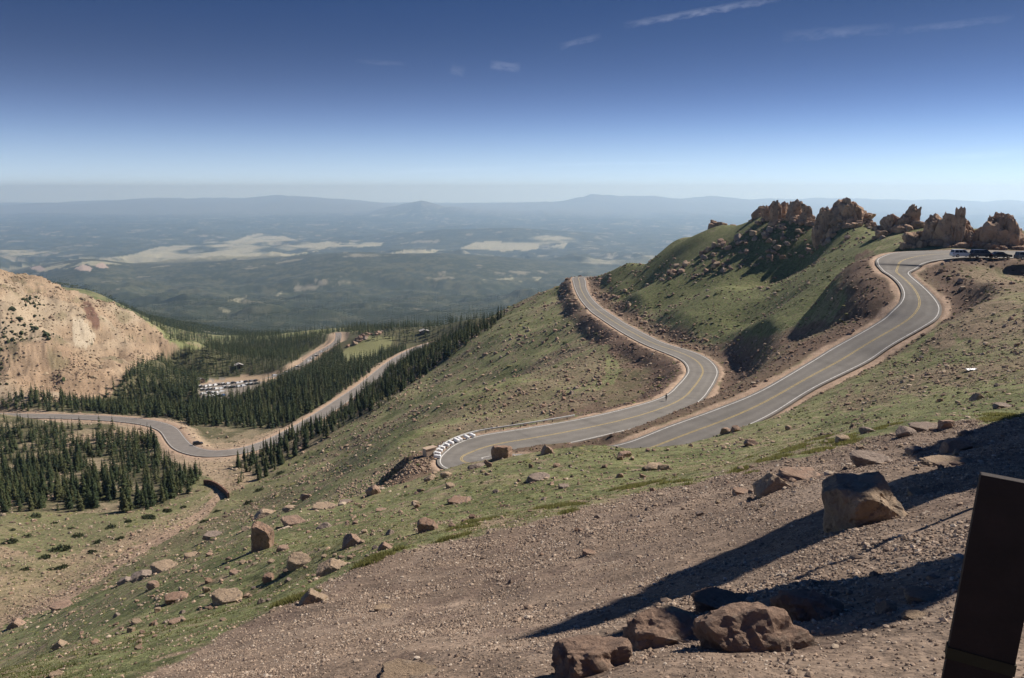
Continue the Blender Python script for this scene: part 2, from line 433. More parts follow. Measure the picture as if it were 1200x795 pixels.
lotm = poly([(228, 455), (250, 444), (300, 440), (310, 447), (300, 455), (265, 468), (240, 470)], 2, 6) & (GY > 560) & (GY < 760)
mix((0.24, 0.21, 0.18), lotm)
lotbank = poly([(232, 450), (252, 446), (285, 440), (306, 440), (335, 432), (375, 405), (394, 396), (398, 402), (372, 420), (345, 436), (312, 448), (290, 446)], 2, 6) & (GY > 560) & (GY < 1100)
mix((0.37, 0.275, 0.185), lotbank)
# far country: dark conifer forest, hay meadows, bare rock knobs
fw = sstep(1300, 1800, GY) + 0.0 * GX
mix((0.042, 0.050, 0.028), fw)
tx = fbm(GX / 34, GY / 34, 3, 150) * (GY < 9000) + fbm(GX / 150, GY / 150, 4, 151)
mix((0.085, 0.088, 0.052), fw * sstep(-0.25, 0.6, tx))
mix((0.24, 0.22, 0.16), fw * 0.75 * sstep(0.44, 0.56, fbm(GX / 260, GY / 420, 5, 152, 0.6) + 0.12 * sstep(4000, 9000, GY)))
mead = fbm(GX / 1500, GY / 2300, 5, 153, 0.55)
boost = poly([(-40, 322), (60, 309), (130, 301), (200, 288), (300, 276), (385, 284), (400, 289), (330, 300), (250, 306), (170, 313), (130, 309), (0, 326)], 5, 30) * 0.62 \
    + poly([(540, 291), (560, 285), (632, 284), (630, 292), (590, 296)], 3, 20) * 0.6 + poly([(455, 298), (480, 292), (515, 293), (505, 298)], 2, 20) * 0.55 \
    + poly([(385, 290), (400, 286), (450, 283), (445, 289)], 2, 20) * 0.5 + poly([(565, 328), (600, 326), (635, 325), (630, 329), (600, 331)], 1, 20) * 0.6 \
    + poly([(640, 289), (665, 285), (660, 292)], 2, 20) * 0.5 + poly([(255, 360), (268, 352), (290, 346), (286, 352), (265, 368)], 2, 12) * 0.55 + poly([(300, 350), (332, 342), (325, 347)], 1, 12) * 0.5
plain = sstep(7500, 10000, GY)
mix((0.33, 0.31, 0.21), np.clip(plain * sstep(0.26, 0.50, mead * 0.72 + boost * 0.95 + 0.30 * fbm(GX / 420, GY / 700, 4, 155, 0.6) - 0.08 * sstep(16000, 24000, GY)), 0, 1) * 0.9)
mix((0.33, 0.31, 0.21), (boost > 0) * (GY > 3000) * (GY < 7600) * sstep(0.1, 0.3, fbm(GX / 120, GY / 300, 4, 154) + 0.2) * 0.8)
mix((0.15, 0.14, 0.10), sstep(27000, 34000, GY) * 0.7)
knob = poly([(35, 314), (48, 311), (55, 317), (45, 318)], 1, 8) | poly([(86, 315), (98, 310), (108, 314), (106, 318), (95, 318)], 1, 8) | poly([(110, 311), (120, 308), (128, 314), (118, 315)], 1, 8)
mix((0.40, 0.31, 0.25), knob * (GY > 4500) * (GY < 8500) * 0.9)
# gravel of the pull-out's fill slope
edge = np.interp(PXg, [-400, 160, 300, 450, 600, 700, 870, 1060, 1200, 1600], [1050, 797, 726, 651, 614, 590, 548, 503, 487, 470]) + 10 * fbm(GX / 2.2, GY / 2.2, 4, 160) + 4 * fbm(GX / 0.5, GY / 0.5, 3, 161)
GRAV = sstep(-3, 5, PYg - edge) * (GY < 75)
GRAV = np.where(GY < 2, 1.0, GRAV)
mix((0.190, 0.140, 0.104), GRAV)
mix((0.26, 0.198, 0.15), GRAV * 0.7 * sstep(0, 0.5, fbm(GX / 3, GY / 3, 4, 162)))
mix((0.125, 0.088, 0.07), GRAV * 0.6 * sstep(0.1, 0.5, fbm(GX / 1.1, GY / 1.1, 3, 163)))
# cut and fill banks, then the pink sandy shoulders
mix((0.135, 0.088, 0.066), BANK * 0.9 * (GY > 80) * (1 - GRAV) * np.where(GZ < -95, 0.0, 1.0))
mix((0.36, 0.27, 0.19), BANK * 0.8 * np.where(GZ < -95, 1.0, 0.0))
mix((0.37, 0.265, 0.19), np.clip(SHOULD, 0, 1) * (GY > 80))
CLR *= (1 + 0.20 * fbm(GX / 0.35, GY / 0.35, 3, 170) * (YP < 60) + 0.14 * nz_s * (YP < 400))[..., None]
CLR = np.clip(CLR, 0.008, 0.6)
TURF = (1 - GRAV) * (1 - np.clip(SHOULD, 0, 1)) * (GY < 620) * (1 - TH) * (1 - 0.7 * BANK)

# ------------------------------------------------------------------ mesh and material helpers
def np_mesh(name, verts, faces, mats=None, fmat=None, smooth_=False, colors=None):
    """verts (n,3); faces (m,3) or (m,4) array"""
    verts = np.asarray(verts, np.float32); faces = np.asarray(faces, np.int32)
    me = bpy.data.meshes.new(name)
    k = faces.shape[1]
    me.vertices.add(len(verts)); me.vertices.foreach_set('co', verts.ravel())
    me.loops.add(faces.size); me.loops.foreach_set('vertex_index', faces.ravel())
    me.polygons.add(len(faces)); me.polygons.foreach_set('loop_start', np.arange(0, faces.size, k, dtype=np.int32))
    for m in (mats or []): me.materials.append(m)
    if fmat is not None: me.polygons.foreach_set('material_index', np.asarray(fmat, np.int32))
    me.polygons.foreach_set('use_smooth', np.full(len(faces), smooth_))
    if colors is not None:
        at = me.color_attributes.new('Col', 'FLOAT_COLOR', 'POINT')
        c4 = np.ones((len(verts), 4), np.float32); c4[:, :colors.shape[1]] = colors
        at.data.foreach_set('color', c4.ravel())
    me.update(calc_edges=True)
    return me

def link(name, me, parent=None, kind=None):
    o = bpy.data.objects.new(name, me)
    COL.objects.link(o)
    if parent is not None: o.parent = parent
    if kind: o['kind'] = kind
    return o

def empty(name, loc=(0, 0, 0), rz=0.0):
    o = bpy.data.objects.new(name, None); COL.objects.link(o)
    o.location = loc; o.rotation_euler = (0, 0, rz); o.empty_display_size = 0.3
    return o

def tag(o, label, cat, group=None):
    o['label'] = label; o['category'] = cat
    if group: o['group'] = group
    return o

def copy_thing(src):
    c = src.copy(); COL.objects.link(c)
    for ch in src.children:
        d = ch.copy(); COL.objects.link(d); d.parent = c
        for g in ch.children:
            e = g.copy(); COL.objects.link(e); e.parent = d
    return c

def N(nt, t, **kw):
    nd = nt.nodes.new(t)
    for k, v in kw.items(): setattr(nd, k, v)
    return nd

def mat(name, color, rough=0.9, spec=0.2, metal=0.0, var=0.25, vscale=3.0, bump=0.0, bscale=20.0, emit=None):
    m = bpy.data.materials.new(name); m.use_nodes = True
    nt = m.node_tree; b = nt.nodes['Principled BSDF']
    b.inputs['Roughness'].default_value = rough; b.inputs['Specular IOR Level'].default_value = spec; b.inputs['Metallic'].default_value = metal
    tc = N(nt, 'ShaderNodeTexCoord')
    nz = N(nt, 'ShaderNodeTexNoise'); nz.inputs['Scale'].default_value = vscale; nz.inputs['Detail'].default_value = 6
    nt.links.new(tc.outputs['Object'], nz.inputs['Vector'])
    mr = N(nt, 'ShaderNodeMapRange'); mr.inputs['From Min'].default_value = 0.25; mr.inputs['From Max'].default_value = 0.75
    mr.inputs['To Min'].default_value = 1 - var; mr.inputs['To Max'].default_value = 1 + var
    nt.links.new(nz.outputs['Fac'], mr.inputs['Value'])
    mx = N(nt, 'ShaderNodeVectorMath', operation='SCALE'); mx.inputs[0].default_value = color[:3]
    nt.links.new(mr.outputs['Result'], mx.inputs['Scale']); nt.links.new(mx.outputs['Vector'], b.inputs['Base Color'])
    if bump:
        n2 = N(nt, 'ShaderNodeTexNoise'); n2.inputs['Scale'].default_value = bscale; n2.inputs['Detail'].default_value = 8
        nt.links.new(tc.outputs['Object'], n2.inputs['Vector'])
        bp = N(nt, 'ShaderNodeBump'); bp.inputs['Strength'].default_value = 1.0; bp.inputs['Distance'].default_value = bump
        nt.links.new(n2.outputs['Fac'], bp.inputs['Height']); nt.links.new(bp.outputs['Normal'], b.inputs['Normal'])
    return m

def attr_mat(name, rough=0.95, spec=0.15, scales=((9.0, 0.35), (1.3, 0.25)), bump=0.02, bscale=14.0):
    m = bpy.data.materials.new(name); m.use_nodes = True
    nt = m.node_tree; b = nt.nodes['Principled BSDF']
    b.inputs['Roughness'].default_value = rough; b.inputs['Specular IOR Level'].default_value = spec
    at = N(nt, 'ShaderNodeAttribute'); at.attribute_name = 'Col'
    tc = N(nt, 'ShaderNodeTexCoord')
    cur = at.outputs['Color']
    for sc, amt in scales:
        nz = N(nt, 'ShaderNodeTexNoise'); nz.inputs['Scale'].default_value = sc; nz.inputs['Detail'].default_value = 5
        nt.links.new(tc.outputs['Object'], nz.inputs['Vector'])
        mr = N(nt, 'ShaderNodeMapRange'); mr.inputs['From Min'].default_value = 0.3; mr.inputs['From Max'].default_value = 0.7
        mr.inputs['To Min'].default_value = 1 - amt; mr.inputs['To Max'].default_value = 1 + amt
        nt.links.new(nz.outputs['Fac'], mr.inputs['Value'])
        mx = N(nt, 'ShaderNodeVectorMath', operation='SCALE')
        nt.links.new(cur, mx.inputs[0]); nt.links.new(mr.outputs['Result'], mx.inputs['Scale'])
        cur = mx.outputs['Vector']
    nt.links.new(cur, b.inputs['Base Color'])
    if bump:
        n2 = N(nt, 'ShaderNodeTexNoise'); n2.inputs['Scale'].default_value = bscale; n2.inputs['Detail'].default_value = 6
        nt.links.new(tc.outputs['Object'], n2.inputs['Vector'])
        bp = N(nt, 'ShaderNodeBump'); bp.inputs['Strength'].default_value = 1.0; bp.inputs['Distance'].default_value = bump
        nt.links.new(n2.outputs['Fac'], bp.inputs['Height']); nt.links.new(bp.outputs['Normal'], b.inputs['Normal'])
    return m

# ------------------------------------------------------------------ the ground sheet
M_ground = attr_mat('ground_cover', scales=((7.0, 0.35), (0.9, 0.2)), bump=0.05, bscale=11.0)
def turf_detail(m):
    """tufts, dead grass and bare earth between them at every scale, where turf grows (alpha of Col)"""
    nt = m.node_tree; b = nt.nodes['Principled BSDF']; src = b.inputs['Base Color'].links[0].from_socket
    at = next(x for x in nt.nodes if x.type == 'ATTRIBUTE'); tc = next(x for x in nt.nodes if x.type == 'TEX_COORD')
    def nz(sc, ro, lo, hi):
        q = N(nt, 'ShaderNodeTexNoise'); q.inputs['Scale'].default_value = sc; q.inputs['Detail'].default_value = 9; q.inputs['Roughness'].default_value = ro
        nt.links.new(tc.outputs['Object'], q.inputs['Vector'])
        r = N(nt, 'ShaderNodeMapRange'); r.inputs['From Min'].default_value = lo; r.inputs['From Max'].default_value = hi; nt.links.new(q.outputs['Fac'], r.inputs['Value'])
        r2 = N(nt, 'ShaderNodeMath', operation='MULTIPLY'); nt.links.new(r.outputs[0], r2.inputs[0]); nt.links.new(at.outputs['Alpha'], r2.inputs[1])
        return r2.outputs[0]
    def mx(a, col, f, k):
        q = N(nt, 'ShaderNodeMix'); q.data_type = 'RGBA'; q.inputs[7].default_value = (*col, 1)
        g = N(nt, 'ShaderNodeMath', operation='MULTIPLY'); nt.links.new(f, g.inputs[0]); g.inputs[1].default_value = k
        nt.links.new(g.outputs[0], q.inputs[0]); nt.links.new(a, q.inputs[6]); return q.outputs[2]
    c = mx(src, (0.055, 0.060, 0.026), nz(0.7, 0.72, 0.50, 0.62), 0.75)
    c = mx(c, (0.29, 0.215, 0.145), nz(1.1, 0.74, 0.53, 0.62), 0.75)
    nt.links.new(c, b.inputs['Base Color'])
    bp = next(x for x in nt.nodes if x.type == 'BUMP')
    q = N(nt, 'ShaderNodeTexNoise'); q.inputs['Scale'].default_value = 0.9; q.inputs['Detail'].default_value = 8; q.inputs['Roughness'].default_value = 0.68; nt.links.new(tc.outputs['Object'], q.inputs['Vector'])
    b2 = N(nt, 'ShaderNodeBump'); b2.inputs['Distance'].default_value = 0.35; b2.inputs['Strength'].default_value = 0.9
    nt.links.new(at.outputs['Alpha'], b2.inputs['Strength']); nt.links.new(q.outputs['Fac'], b2.inputs['Height']); nt.links.new(b2.outputs[0], bp.inputs['Normal'])
turf_detail(M_ground)
idx = np.arange(NV * NU).reshape(NV, NU)
quads = np.stack([idx[:-1, :-1], idx[:-1, 1:], idx[1:, 1:], idx[1:, :-1]], -1).reshape(-1, 4)
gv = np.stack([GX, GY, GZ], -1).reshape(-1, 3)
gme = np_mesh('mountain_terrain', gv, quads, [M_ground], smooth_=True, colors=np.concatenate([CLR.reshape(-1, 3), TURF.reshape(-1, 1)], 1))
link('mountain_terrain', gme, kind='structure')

# ------------------------------------------------------------------ roads and their painted lines
M_asph = mat('asphalt', (0.178, 0.165, 0.148), 0.9, 0.25, var=0.14, vscale=0.35, bump=0.004, bscale=60)
M_asph2 = mat('old_asphalt', (0.20, 0.18, 0.16), 0.9, 0.2, var=0.15, vscale=0.3)
M_white = mat('road_paint_white', (0.62, 0.60, 0.56), 0.6, 0.3, var=0.35, vscale=2.5)
M_yellow = mat('road_paint_yellow', (0.40, 0.30, 0.12), 0.6, 0.3, var=0.4, vscale=2.0)

M_asph = attr_mat('asphalt', rough=0.9, spec=0.25, scales=((0.35, 0.10), (2.5, 0.08)), bump=0.004, bscale=60)
def ribbon(name, L, R, cols, material, dz):
    """strip between two edge lines; slab sides go down into the ground"""
    t = np.linspace(0, 1, cols)
    P = L[:, None] * (1 - t[None, :, None]) + R[:, None] * t[None, :, None]
    P = P.copy(); P[..., 2] += dz
    n, c = P.shape[:2]
    skirt0 = P[:, :1].copy(); skirt0[..., 2] -= 0.35
    skirt1 = P[:, -1:].copy(); skirt1[..., 2] -= 0.35
    P = np.concatenate([skirt0, P, skirt1], 1); c += 2
    i = np.arange(n * c).reshape(n, c)
    q = np.stack([i[:-1, :-1], i[:-1, 1:], i[1:, 1:], i[1:, :-1]], -1).reshape(-1, 4)
    ac = np.linspace(0, 1, cols); ac = np.r_[0, ac, 1]
    base = np.array((0.195, 0.180, 0.160))
    lane = np.abs(np.abs(ac - 0.5) - 0.25)
    tone = 1.0 - 0.10 * np.exp(-((lane - 0.11) / 0.05) ** 2) + 0.06 * np.exp(-(lane / 0.05) ** 2)
    tone = np.broadcast_to(tone[None], (n, c)) * (1 + 0.10 * fbm(P[..., 0] / 9, P[..., 1] / 9, 4, 400) + 0.10 * np.sign(fbm(P[..., 0] / 30, P[..., 1] / 30, 2, 401) - 0.25))
    dist = np.r_[0, np.cumsum(np.linalg.norm(np.diff(P[:, c // 2], axis=0), axis=1))]
    seam = (np.floor(dist / 17.0) != np.floor(np.r_[-1, dist[:-1]] / 17.0)) & (np.r_[0, np.diff(dist)] < 1.6)
    tone = tone * np.where(seam, 0.86, 1.0)[:, None]
    o = link(name, np_mesh(name, P.reshape(-1, 3), q, [material], colors=(base * tone[..., None]).reshape(-1, 3)), kind='structure')
    return o

def stripe(P0, P1, f0, f1, dz):
    a = P0 * (1 - f0) + P1 * f0; b = P0 * (1 - f1) + P1 * f1
    a = a.copy(); b = b.copy(); a[:, 2] += dz; b[:, 2] += dz
    return a, b

def stripes(name, items, material):
    V, Q, o = [], [], 0
    for a, b in items:
        n = len(a)
        P = np.stack([a, b], 1).reshape(-1, 3); V.append(P)
        i = np.arange(n * 2).reshape(n, 2) + o
        Q.append(np.stack([i[:-1, 0], i[:-1, 1], i[1:, 1], i[1:, 0]], -1)); o += n * 2
    return link(name, np_mesh(name, np.concatenate(V), np.concatenate(Q), [material]), kind='structure')

Wd = np.linalg.norm(A - B, axis=1)[:, None]
uA = (A - B) / Wd
Ao, Bo = A + uA * 0.45, B - uA * 0.45
road = ribbon('road', Ao, Bo, 25, M_asph, 0.03)
k = 0.13 / Wd
stripes('road_edge_lines', [(A + [0, 0, 0.036], A - uA * 0.16 + [0, 0, 0.036]), (B + [0, 0, 0.036], B + uA * 0.16 + [0, 0, 0.036])], M_white)
c = 0.5 * (A + B)
wide = np.clip((Wd - 8) / 4, 0, 1)
c = c - uA * wide * 0.0
stripes('road_centre_lines', [(c + uA * 0.20 + [0, 0, 0.036], c + uA * 0.06 + [0, 0, 0.036]), (c - uA * 0.06 + [0, 0, 0.036], c - uA * 0.20 + [0, 0, 0.036])], M_yellow)
ribbon('valley_road', VALA, VALB, 5, M_asph2, 0.05)
def line_off(P, La, Lb, f, w):
    u = (La - Lb) / np.linalg.norm(La - Lb, axis=1)[:, None]
    return P + u * (f + w) + [0, 0, 0.06], P + u * (f - w) + [0, 0, 0.06]
stripes('valley_road_lines', [line_off(VAL, VALA, VALB, 4.1, 0.08), line_off(VAL, VALA, VALB, -4.1, 0.08)], M_white)
ribbon('parking_access_road', LOTA, LOTB, 5, M_asph2, 0.05)

# ------------------------------------------------------------------ light, sky, haze, camera
SUN_EL, SUN_AZ = math.radians(41), math.radians(30)     # azimuth counted from +x (right) towards +y (ahead)
SDIR = Vector((math.cos(SUN_EL) * math.cos(SUN_AZ), math.cos(SUN_EL) * math.sin(SUN_AZ), math.sin(SUN_EL)))
sl = bpy.data.lights.new('sun', 'SUN'); sl.energy = 5.0; sl.angle = math.radians(0.53); sl.color = (1.0, 0.92, 0.82)
so = bpy.data.objects.new('sun', sl); COL.objects.link(so)
so.rotation_euler = SDIR.to_track_quat('Z', 'Y').to_euler(); so.location = (60, 40, 80)

SKY_SQ, CLOUD = 220.0, 1.9
AIR_H, AIR_C = 0.064, (5.6, 5.75, 5.85)
world = bpy.data.worlds.new('World'); scene.world = world; world.use_nodes = True
nt = world.node_tree; bg = nt.nodes['Background']; bg.inputs['Strength'].default_value = 0.06
sky = N(nt, 'ShaderNodeTexSky'); sky.sky_type = 'NISHITA'; sky.sun_disc = False
sky.sun_elevation = SUN_EL; sky.sun_rotation = math.pi / 2 - SUN_AZ
sky.altitude = 3000; sky.air_density = 1.0; sky.dust_density = 0.5; sky.ozone_density = 3.0
tc = N(nt, 'ShaderNodeTexCoord')
sp = N(nt, 'ShaderNodeSeparateXYZ'); nt.links.new(tc.outputs['Generated'], sp.inputs[0])
def MA(op, x, y=None, z=None):
    nd = N(nt, 'ShaderNodeMath', operation=op)
    for i_, q_ in enumerate((x, y, z)):
        if q_ is None: continue
        if isinstance(q_, (int, float)): nd.inputs[i_].default_value = q_
        else: nt.links.new(q_, nd.inputs[i_])
    return nd.outputs[0]
SX, SY, SZ = sp.outputs['X'], sp.outputs['Y'], sp.outputs['Z']
zpos = MA('MAXIMUM', SZ, 0.0)
zz = MA('ADD', MA('ADD', MA('MULTIPLY', MA('MULTIPLY', MA('MULTIPLY', zpos, zpos), zpos), SKY_SQ), MA('MULTIPLY', zpos, 0.5)), 0.055)      # clear thin air overhead, a deep pale layer low down
cb = N(nt, 'ShaderNodeCombineXYZ'); nt.links.new(SX, cb.inputs['X']); nt.links.new(SY, cb.inputs['Y']); nt.links.new(zz, cb.inputs['Z'])
nv = N(nt, 'ShaderNodeVectorMath', operation='NORMALIZE'); nt.links.new(cb.outputs[0], nv.inputs[0]); nt.links.new(nv.outputs[0], sky.inputs['Vector'])
# thin ice cloud streaks and old contrails, fixed directions in the sky
ySafe = MA('MAXIMUM', SY, 0.02)
ca_, cb_ = MA('DIVIDE', SX, ySafe), MA('DIVIDE', SZ, ySafe)
total = None
for (x0, y0, x1, y1, w, amt, sc) in [(730, 30, 915, -2, 0.0050, 1.0, 60), (655, 55, 705, 42, 0.0045, 0.55, 70), (915, 43, 1050, 33, 0.0075, 0.45, 45), (1050, 37, 1190, 20, 0.005, 0.40, 50), (574, 76, 610, 79, 0.0060, 0.8, 40), (528, 80, 545, 85, 0.007, 0.5, 40), (416, 72, 476, 75, 0.003, 0.35, 50),
                                     (450, 202, 600, 197, 0.003, 0.35, 50), (620, 193, 830, 191, 0.0022, 0.35, 40), (1080, 186, 1210, 178, 0.005, 0.4, 40)]:
    A0, A1 = ray(x0, y0), ray(x1, y1)
    p0_, p1_ = np.array([A0[0] / A0[1], A0[2] / A0[1]]), np.array([A1[0] / A1[1], A1[2] / A1[1]])
    L_ = float(np.linalg.norm(p1_ - p0_)); c_, s_ = (p1_ - p0_) / L_
    da, db = MA('SUBTRACT', ca_, float(p0_[0])), MA('SUBTRACT', cb_, float(p0_[1]))
    along = MA('DIVIDE', MA('ADD', MA('MULTIPLY', da, float(c_)), MA('MULTIPLY', db, float(s_))), L_)
    across = MA('DIVIDE', MA('SUBTRACT', MA('MULTIPLY', db, float(c_)), MA('MULTIPLY', da, float(s_))), w)
    vv_ = N(nt, 'ShaderNodeCombineXYZ'); nt.links.new(MA('MULTIPLY', along, L_ * sc), vv_.inputs[0]); nt.links.new(MA('MULTIPLY', across, 0.9), vv_.inputs[1]); vv_.inputs[2].default_value = x0 * 0.1
    nz_ = N(nt, 'ShaderNodeTexNoise'); nz_.inputs['Scale'].default_value = 1.0; nz_.inputs['Detail'].default_value = 6; nz_.inputs['Roughness'].default_value = 0.65; nt.links.new(vv_.outputs[0], nz_.inputs['Vector'])
    wob = MA('ADD', across, MA('MULTIPLY', MA('SUBTRACT', nz_.outputs['Fac'], 0.5), 1.6))
    prof_ = MA('MAXIMUM', MA('SUBTRACT', 1.0, MA('MULTIPLY', wob, wob)), 0.0)
    ends = MA('MAXIMUM', MA('MULTIPLY', MA('MULTIPLY', along, MA('SUBTRACT', 1.0, along)), 4.0), 0.0)
    nf = MA('MAXIMUM', MA('MULTIPLY', MA('SUBTRACT', nz_.outputs['Fac'], 0.30), 2.6), 0.0)
    m_ = MA('MULTIPLY', MA('MULTIPLY', MA('MULTIPLY', prof_, MA('POWER', ends, 0.6)), nf), amt)
    total = m_ if total is None else MA('ADD', total, m_)
total = MA('MULTIPLY', total, MA('GREATER_THAN', SY, 0.02))
cl_ = N(nt, 'ShaderNodeVectorMath', operation='SCALE'); cl_.inputs[0].default_value = (CLOUD, CLOUD * 0.98, CLOUD * 0.95); nt.links.new(total, cl_.inputs['Scale'])
hs_ = N(nt, 'ShaderNodeHueSaturation'); hs_.inputs['Saturation'].default_value = 1.28; hs_.inputs['Hue'].default_value = 0.510; nt.links.new(sky.outputs['Color'], hs_.inputs['Color'])
ad_ = N(nt, 'ShaderNodeVectorMath', operation='ADD'); nt.links.new(hs_.outputs['Color'], ad_.inputs[0]); nt.links.new(cl_.outputs[0], ad_.inputs[1])
glow = MA('POWER', 2.718, MA('MULTIPLY', zpos, -1.0 / AIR_H))                 # thick bright air low over the horizon
gl_ = N(nt, 'ShaderNodeVectorMath', operation='SCALE'); gl_.inputs[0].default_value = AIR_C; nt.links.new(glow, gl_.inputs['Scale'])
ad2 = N(nt, 'ShaderNodeVectorMath', operation='ADD'); nt.links.new(ad_.outputs[0], ad2.inputs[0]); nt.links.new(gl_.outputs[0], ad2.inputs[1])
nt.links.new(ad2.outputs[0], bg.inputs['Color'])

def box_mesh(name, lo, hi, m):
    v = [(x, y, z) for x in (lo[0], hi[0]) for y in (lo[1], hi[1]) for z in (lo[2], hi[2])]
    f = [(0, 1, 3, 2), (4, 6, 7, 5), (0, 4, 5, 1), (2, 3, 7, 6), (0, 2, 6, 4), (1, 5, 7, 3)]
    return np_mesh(name, v, f, [m])
mh = bpy.data.materials.new('haze_air'); mh.use_nodes = True
hn = mh.node_tree; hn.nodes.remove(hn.nodes['Principled BSDF'])
pv = N(hn, 'ShaderNodeVolumePrincipled'); pv.inputs['Color'].default_value = (0.43, 0.67, 1.0, 1); pv.inputs['Absorption Color'].default_value = (0.4, 0.4, 0.4, 1); pv.inputs['Density'].default_value = 4.2e-5; pv.inputs['Anisotropy'].default_value = 0.35
hn.links.new(pv.outputs['Volume'], hn.nodes['Material Output'].inputs['Volume'])
HAZE = link('haze', box_mesh('haze', (-60000, -40, float(GZ.min()) - 5), (60000, 64000, max(20.0, float(GZ.max()) + 12) + 240), mh), kind='stuff')

cam = bpy.data.cameras.new('camera'); cam.lens = 28; cam.sensor_width = 36; cam.clip_end = 200000; cam.clip_start = 0.05
co = bpy.data.objects.new('camera', cam); COL.objects.link(co)
co.rotation_euler = (math.pi / 2 - PITCH, 0, 0); scene.camera = co

vs_ = scene.view_settings
vs_.view_transform = 'Standard'; vs_.look = 'None'; vs_.exposure = 0.45; vs_.gamma = 1.0; vs_.use_curve_mapping = False
scene.cycles.max_bounces = 4; scene.cycles.diffuse_bounces = 2; scene.cycles.glossy_bounces = 2; scene.cycles.volume_bounces = 2; scene.cycles.transparent_max_bounces = 8
scene.cycles.use_denoising = True
scene.cycles.denoiser = 'OPENIMAGEDENOISE'; scene.cycles.denoising_input_passes = 'RGB_ALBEDO_NORMAL'; scene.cycles.denoising_prefilter = 'ACCURATE'
print('GZ range', GZ.min(), GZ.max(), 'grid', NU, NV)

# ------------------------------------------------------------------ rocks
def vnoise3(p, seed=0):
    return (vnoise(p[:, 0] + 0.37 * p[:, 2], p[:, 1] - 0.71 * p[:, 2], seed) + vnoise(p[:, 2] + 7.7, p[:, 0] * 0.8 - p[:, 1] * 0.6, seed + 9)) * 0.6

_ico = {}
def ico(sub):
    if sub not in _ico:
        bm = bmesh.new(); bmesh.ops.create_icosphere(bm, subdivisions=sub, radius=1.0)
        bm.verts.ensure_lookup_table()
        v = np.array([x.co[:] for x in bm.verts]); f = np.array([[q.index for q in x.verts] for x in bm.faces]); bm.free()
        _ico[sub] = (v / np.linalg.norm(v, axis=1)[:, None], f)
    return _ico[sub]

def rock_arrays(seed, w, d, h, style='round', sub=3, rough=0.06):
    rg = np.random.default_rng(seed)
    V, Fc = ico(sub)
    def unit(v): return np.array(v, float) / np.linalg.norm(v)
    P = []
    j = lambda s: rg.normal(0, s, 3)
    if style == 'block':
        for nrm in [(1, 0, 0), (-1, 0, 0), (0, 1, 0), (0, -1, 0), (0, 0, 1), (0, 0, -1)]:
            P.append((unit(np.array(nrm) + j(0.16)), rg.uniform(0.82, 1.0)))
        for _ in range(7): P.append((unit(rg.normal(0, 1, 3)), rg.uniform(1.05, 1.3)))
    elif style == 'wedge':
        P += [(unit(np.array([-0.75, -0.15, 0.62]) + j(0.1)), 0.52), (unit(np.array([0.55, 0.1, 0.85]) + j(0.1)), 0.6), (unit(np.array([0.1, -1, 0.35]) + j(0.1)), 0.75), (unit(np.array([0, 1, 0.2]) + j(0.1)), 0.85),
              (unit((1, 0, 0)), 1.0), (unit((-1, 0, -0.1)), 0.95), (unit((0, 0, -1)), 0.9)]
        for _ in range(4): P.append((unit(rg.normal(0, 1, 3)), rg.uniform(1.0, 1.2)))
    elif style == 'big':
        P += [(unit((-0.90, -0.45, 0.06)), 0.86), (unit((0.62, -0.34, 0.70)), 0.70), (unit((-0.05, -0.05, 1)), 0.74), (unit((0.2, -1, -0.02)), 0.86), (unit((1, 0.2, 0.1)), 0.9), (unit((-1, 0.3, -0.12)), 0.9), (unit((0, 1, 0)), 0.9), (unit((-0.4, -0.5, 0.8)), 0.98), (unit((0, 0, -1)), 0.9)]
        for _ in range(4): P.append((unit(rg.normal(0, 1, 3)), rg.uniform(0.95, 1.15)))
    elif style == 'slab':
        P += [(unit(np.array([0.25, -0.3, 1]) + j(0.08)), 0.62), (unit(np.array([-0.2, 0.2, -1]) + j(0.1)), 0.8)]
        for a in np.arange(0, 6.28, 1.05): P.append((unit((math.cos(a + rg.uniform(-.3, .3)), math.sin(a), rg.uniform(-.25, .25))), rg.uniform(0.8, 1.0)))
        for _ in range(4): P.append((unit(rg.normal(0, 1, 3)), rg.uniform(1.0, 1.2)))
    else:
        for _ in range(13): P.append((unit(rg.normal(0, 1, 3)), rg.uniform(0.68, 1.0)))
    r = np.full(len(V), 1.35)
    for nrm, dist in P:
        c = V @ nrm
        r = np.minimum(r, np.where(c > 0.08, dist / np.maximum(c, 0.08), 9))
    X = V * r[:, None]
    o = rg.uniform(-50, 50, 3)
    nz = vnoise3(X * 2.1 + o, 1) + 0.55 * vnoise3(X * 5.3 + o, 2) + (0.35 * vnoise3(X * 13 + o, 3) if sub > 2 else 0)
    cr = np.abs(vnoise3(X * 1.7 + o * 1.3, 4))
    X = X + V * (nz * rough - np.where(cr < 0.06, (0.06 - cr) * 1.2, 0) * (sub > 3))[:, None]
    lo, hi = X.min(0), X.max(0)
    X = (X - 0.5 * (lo + hi)) / (hi - lo)
    return X * np.array([w, d, h]), Fc

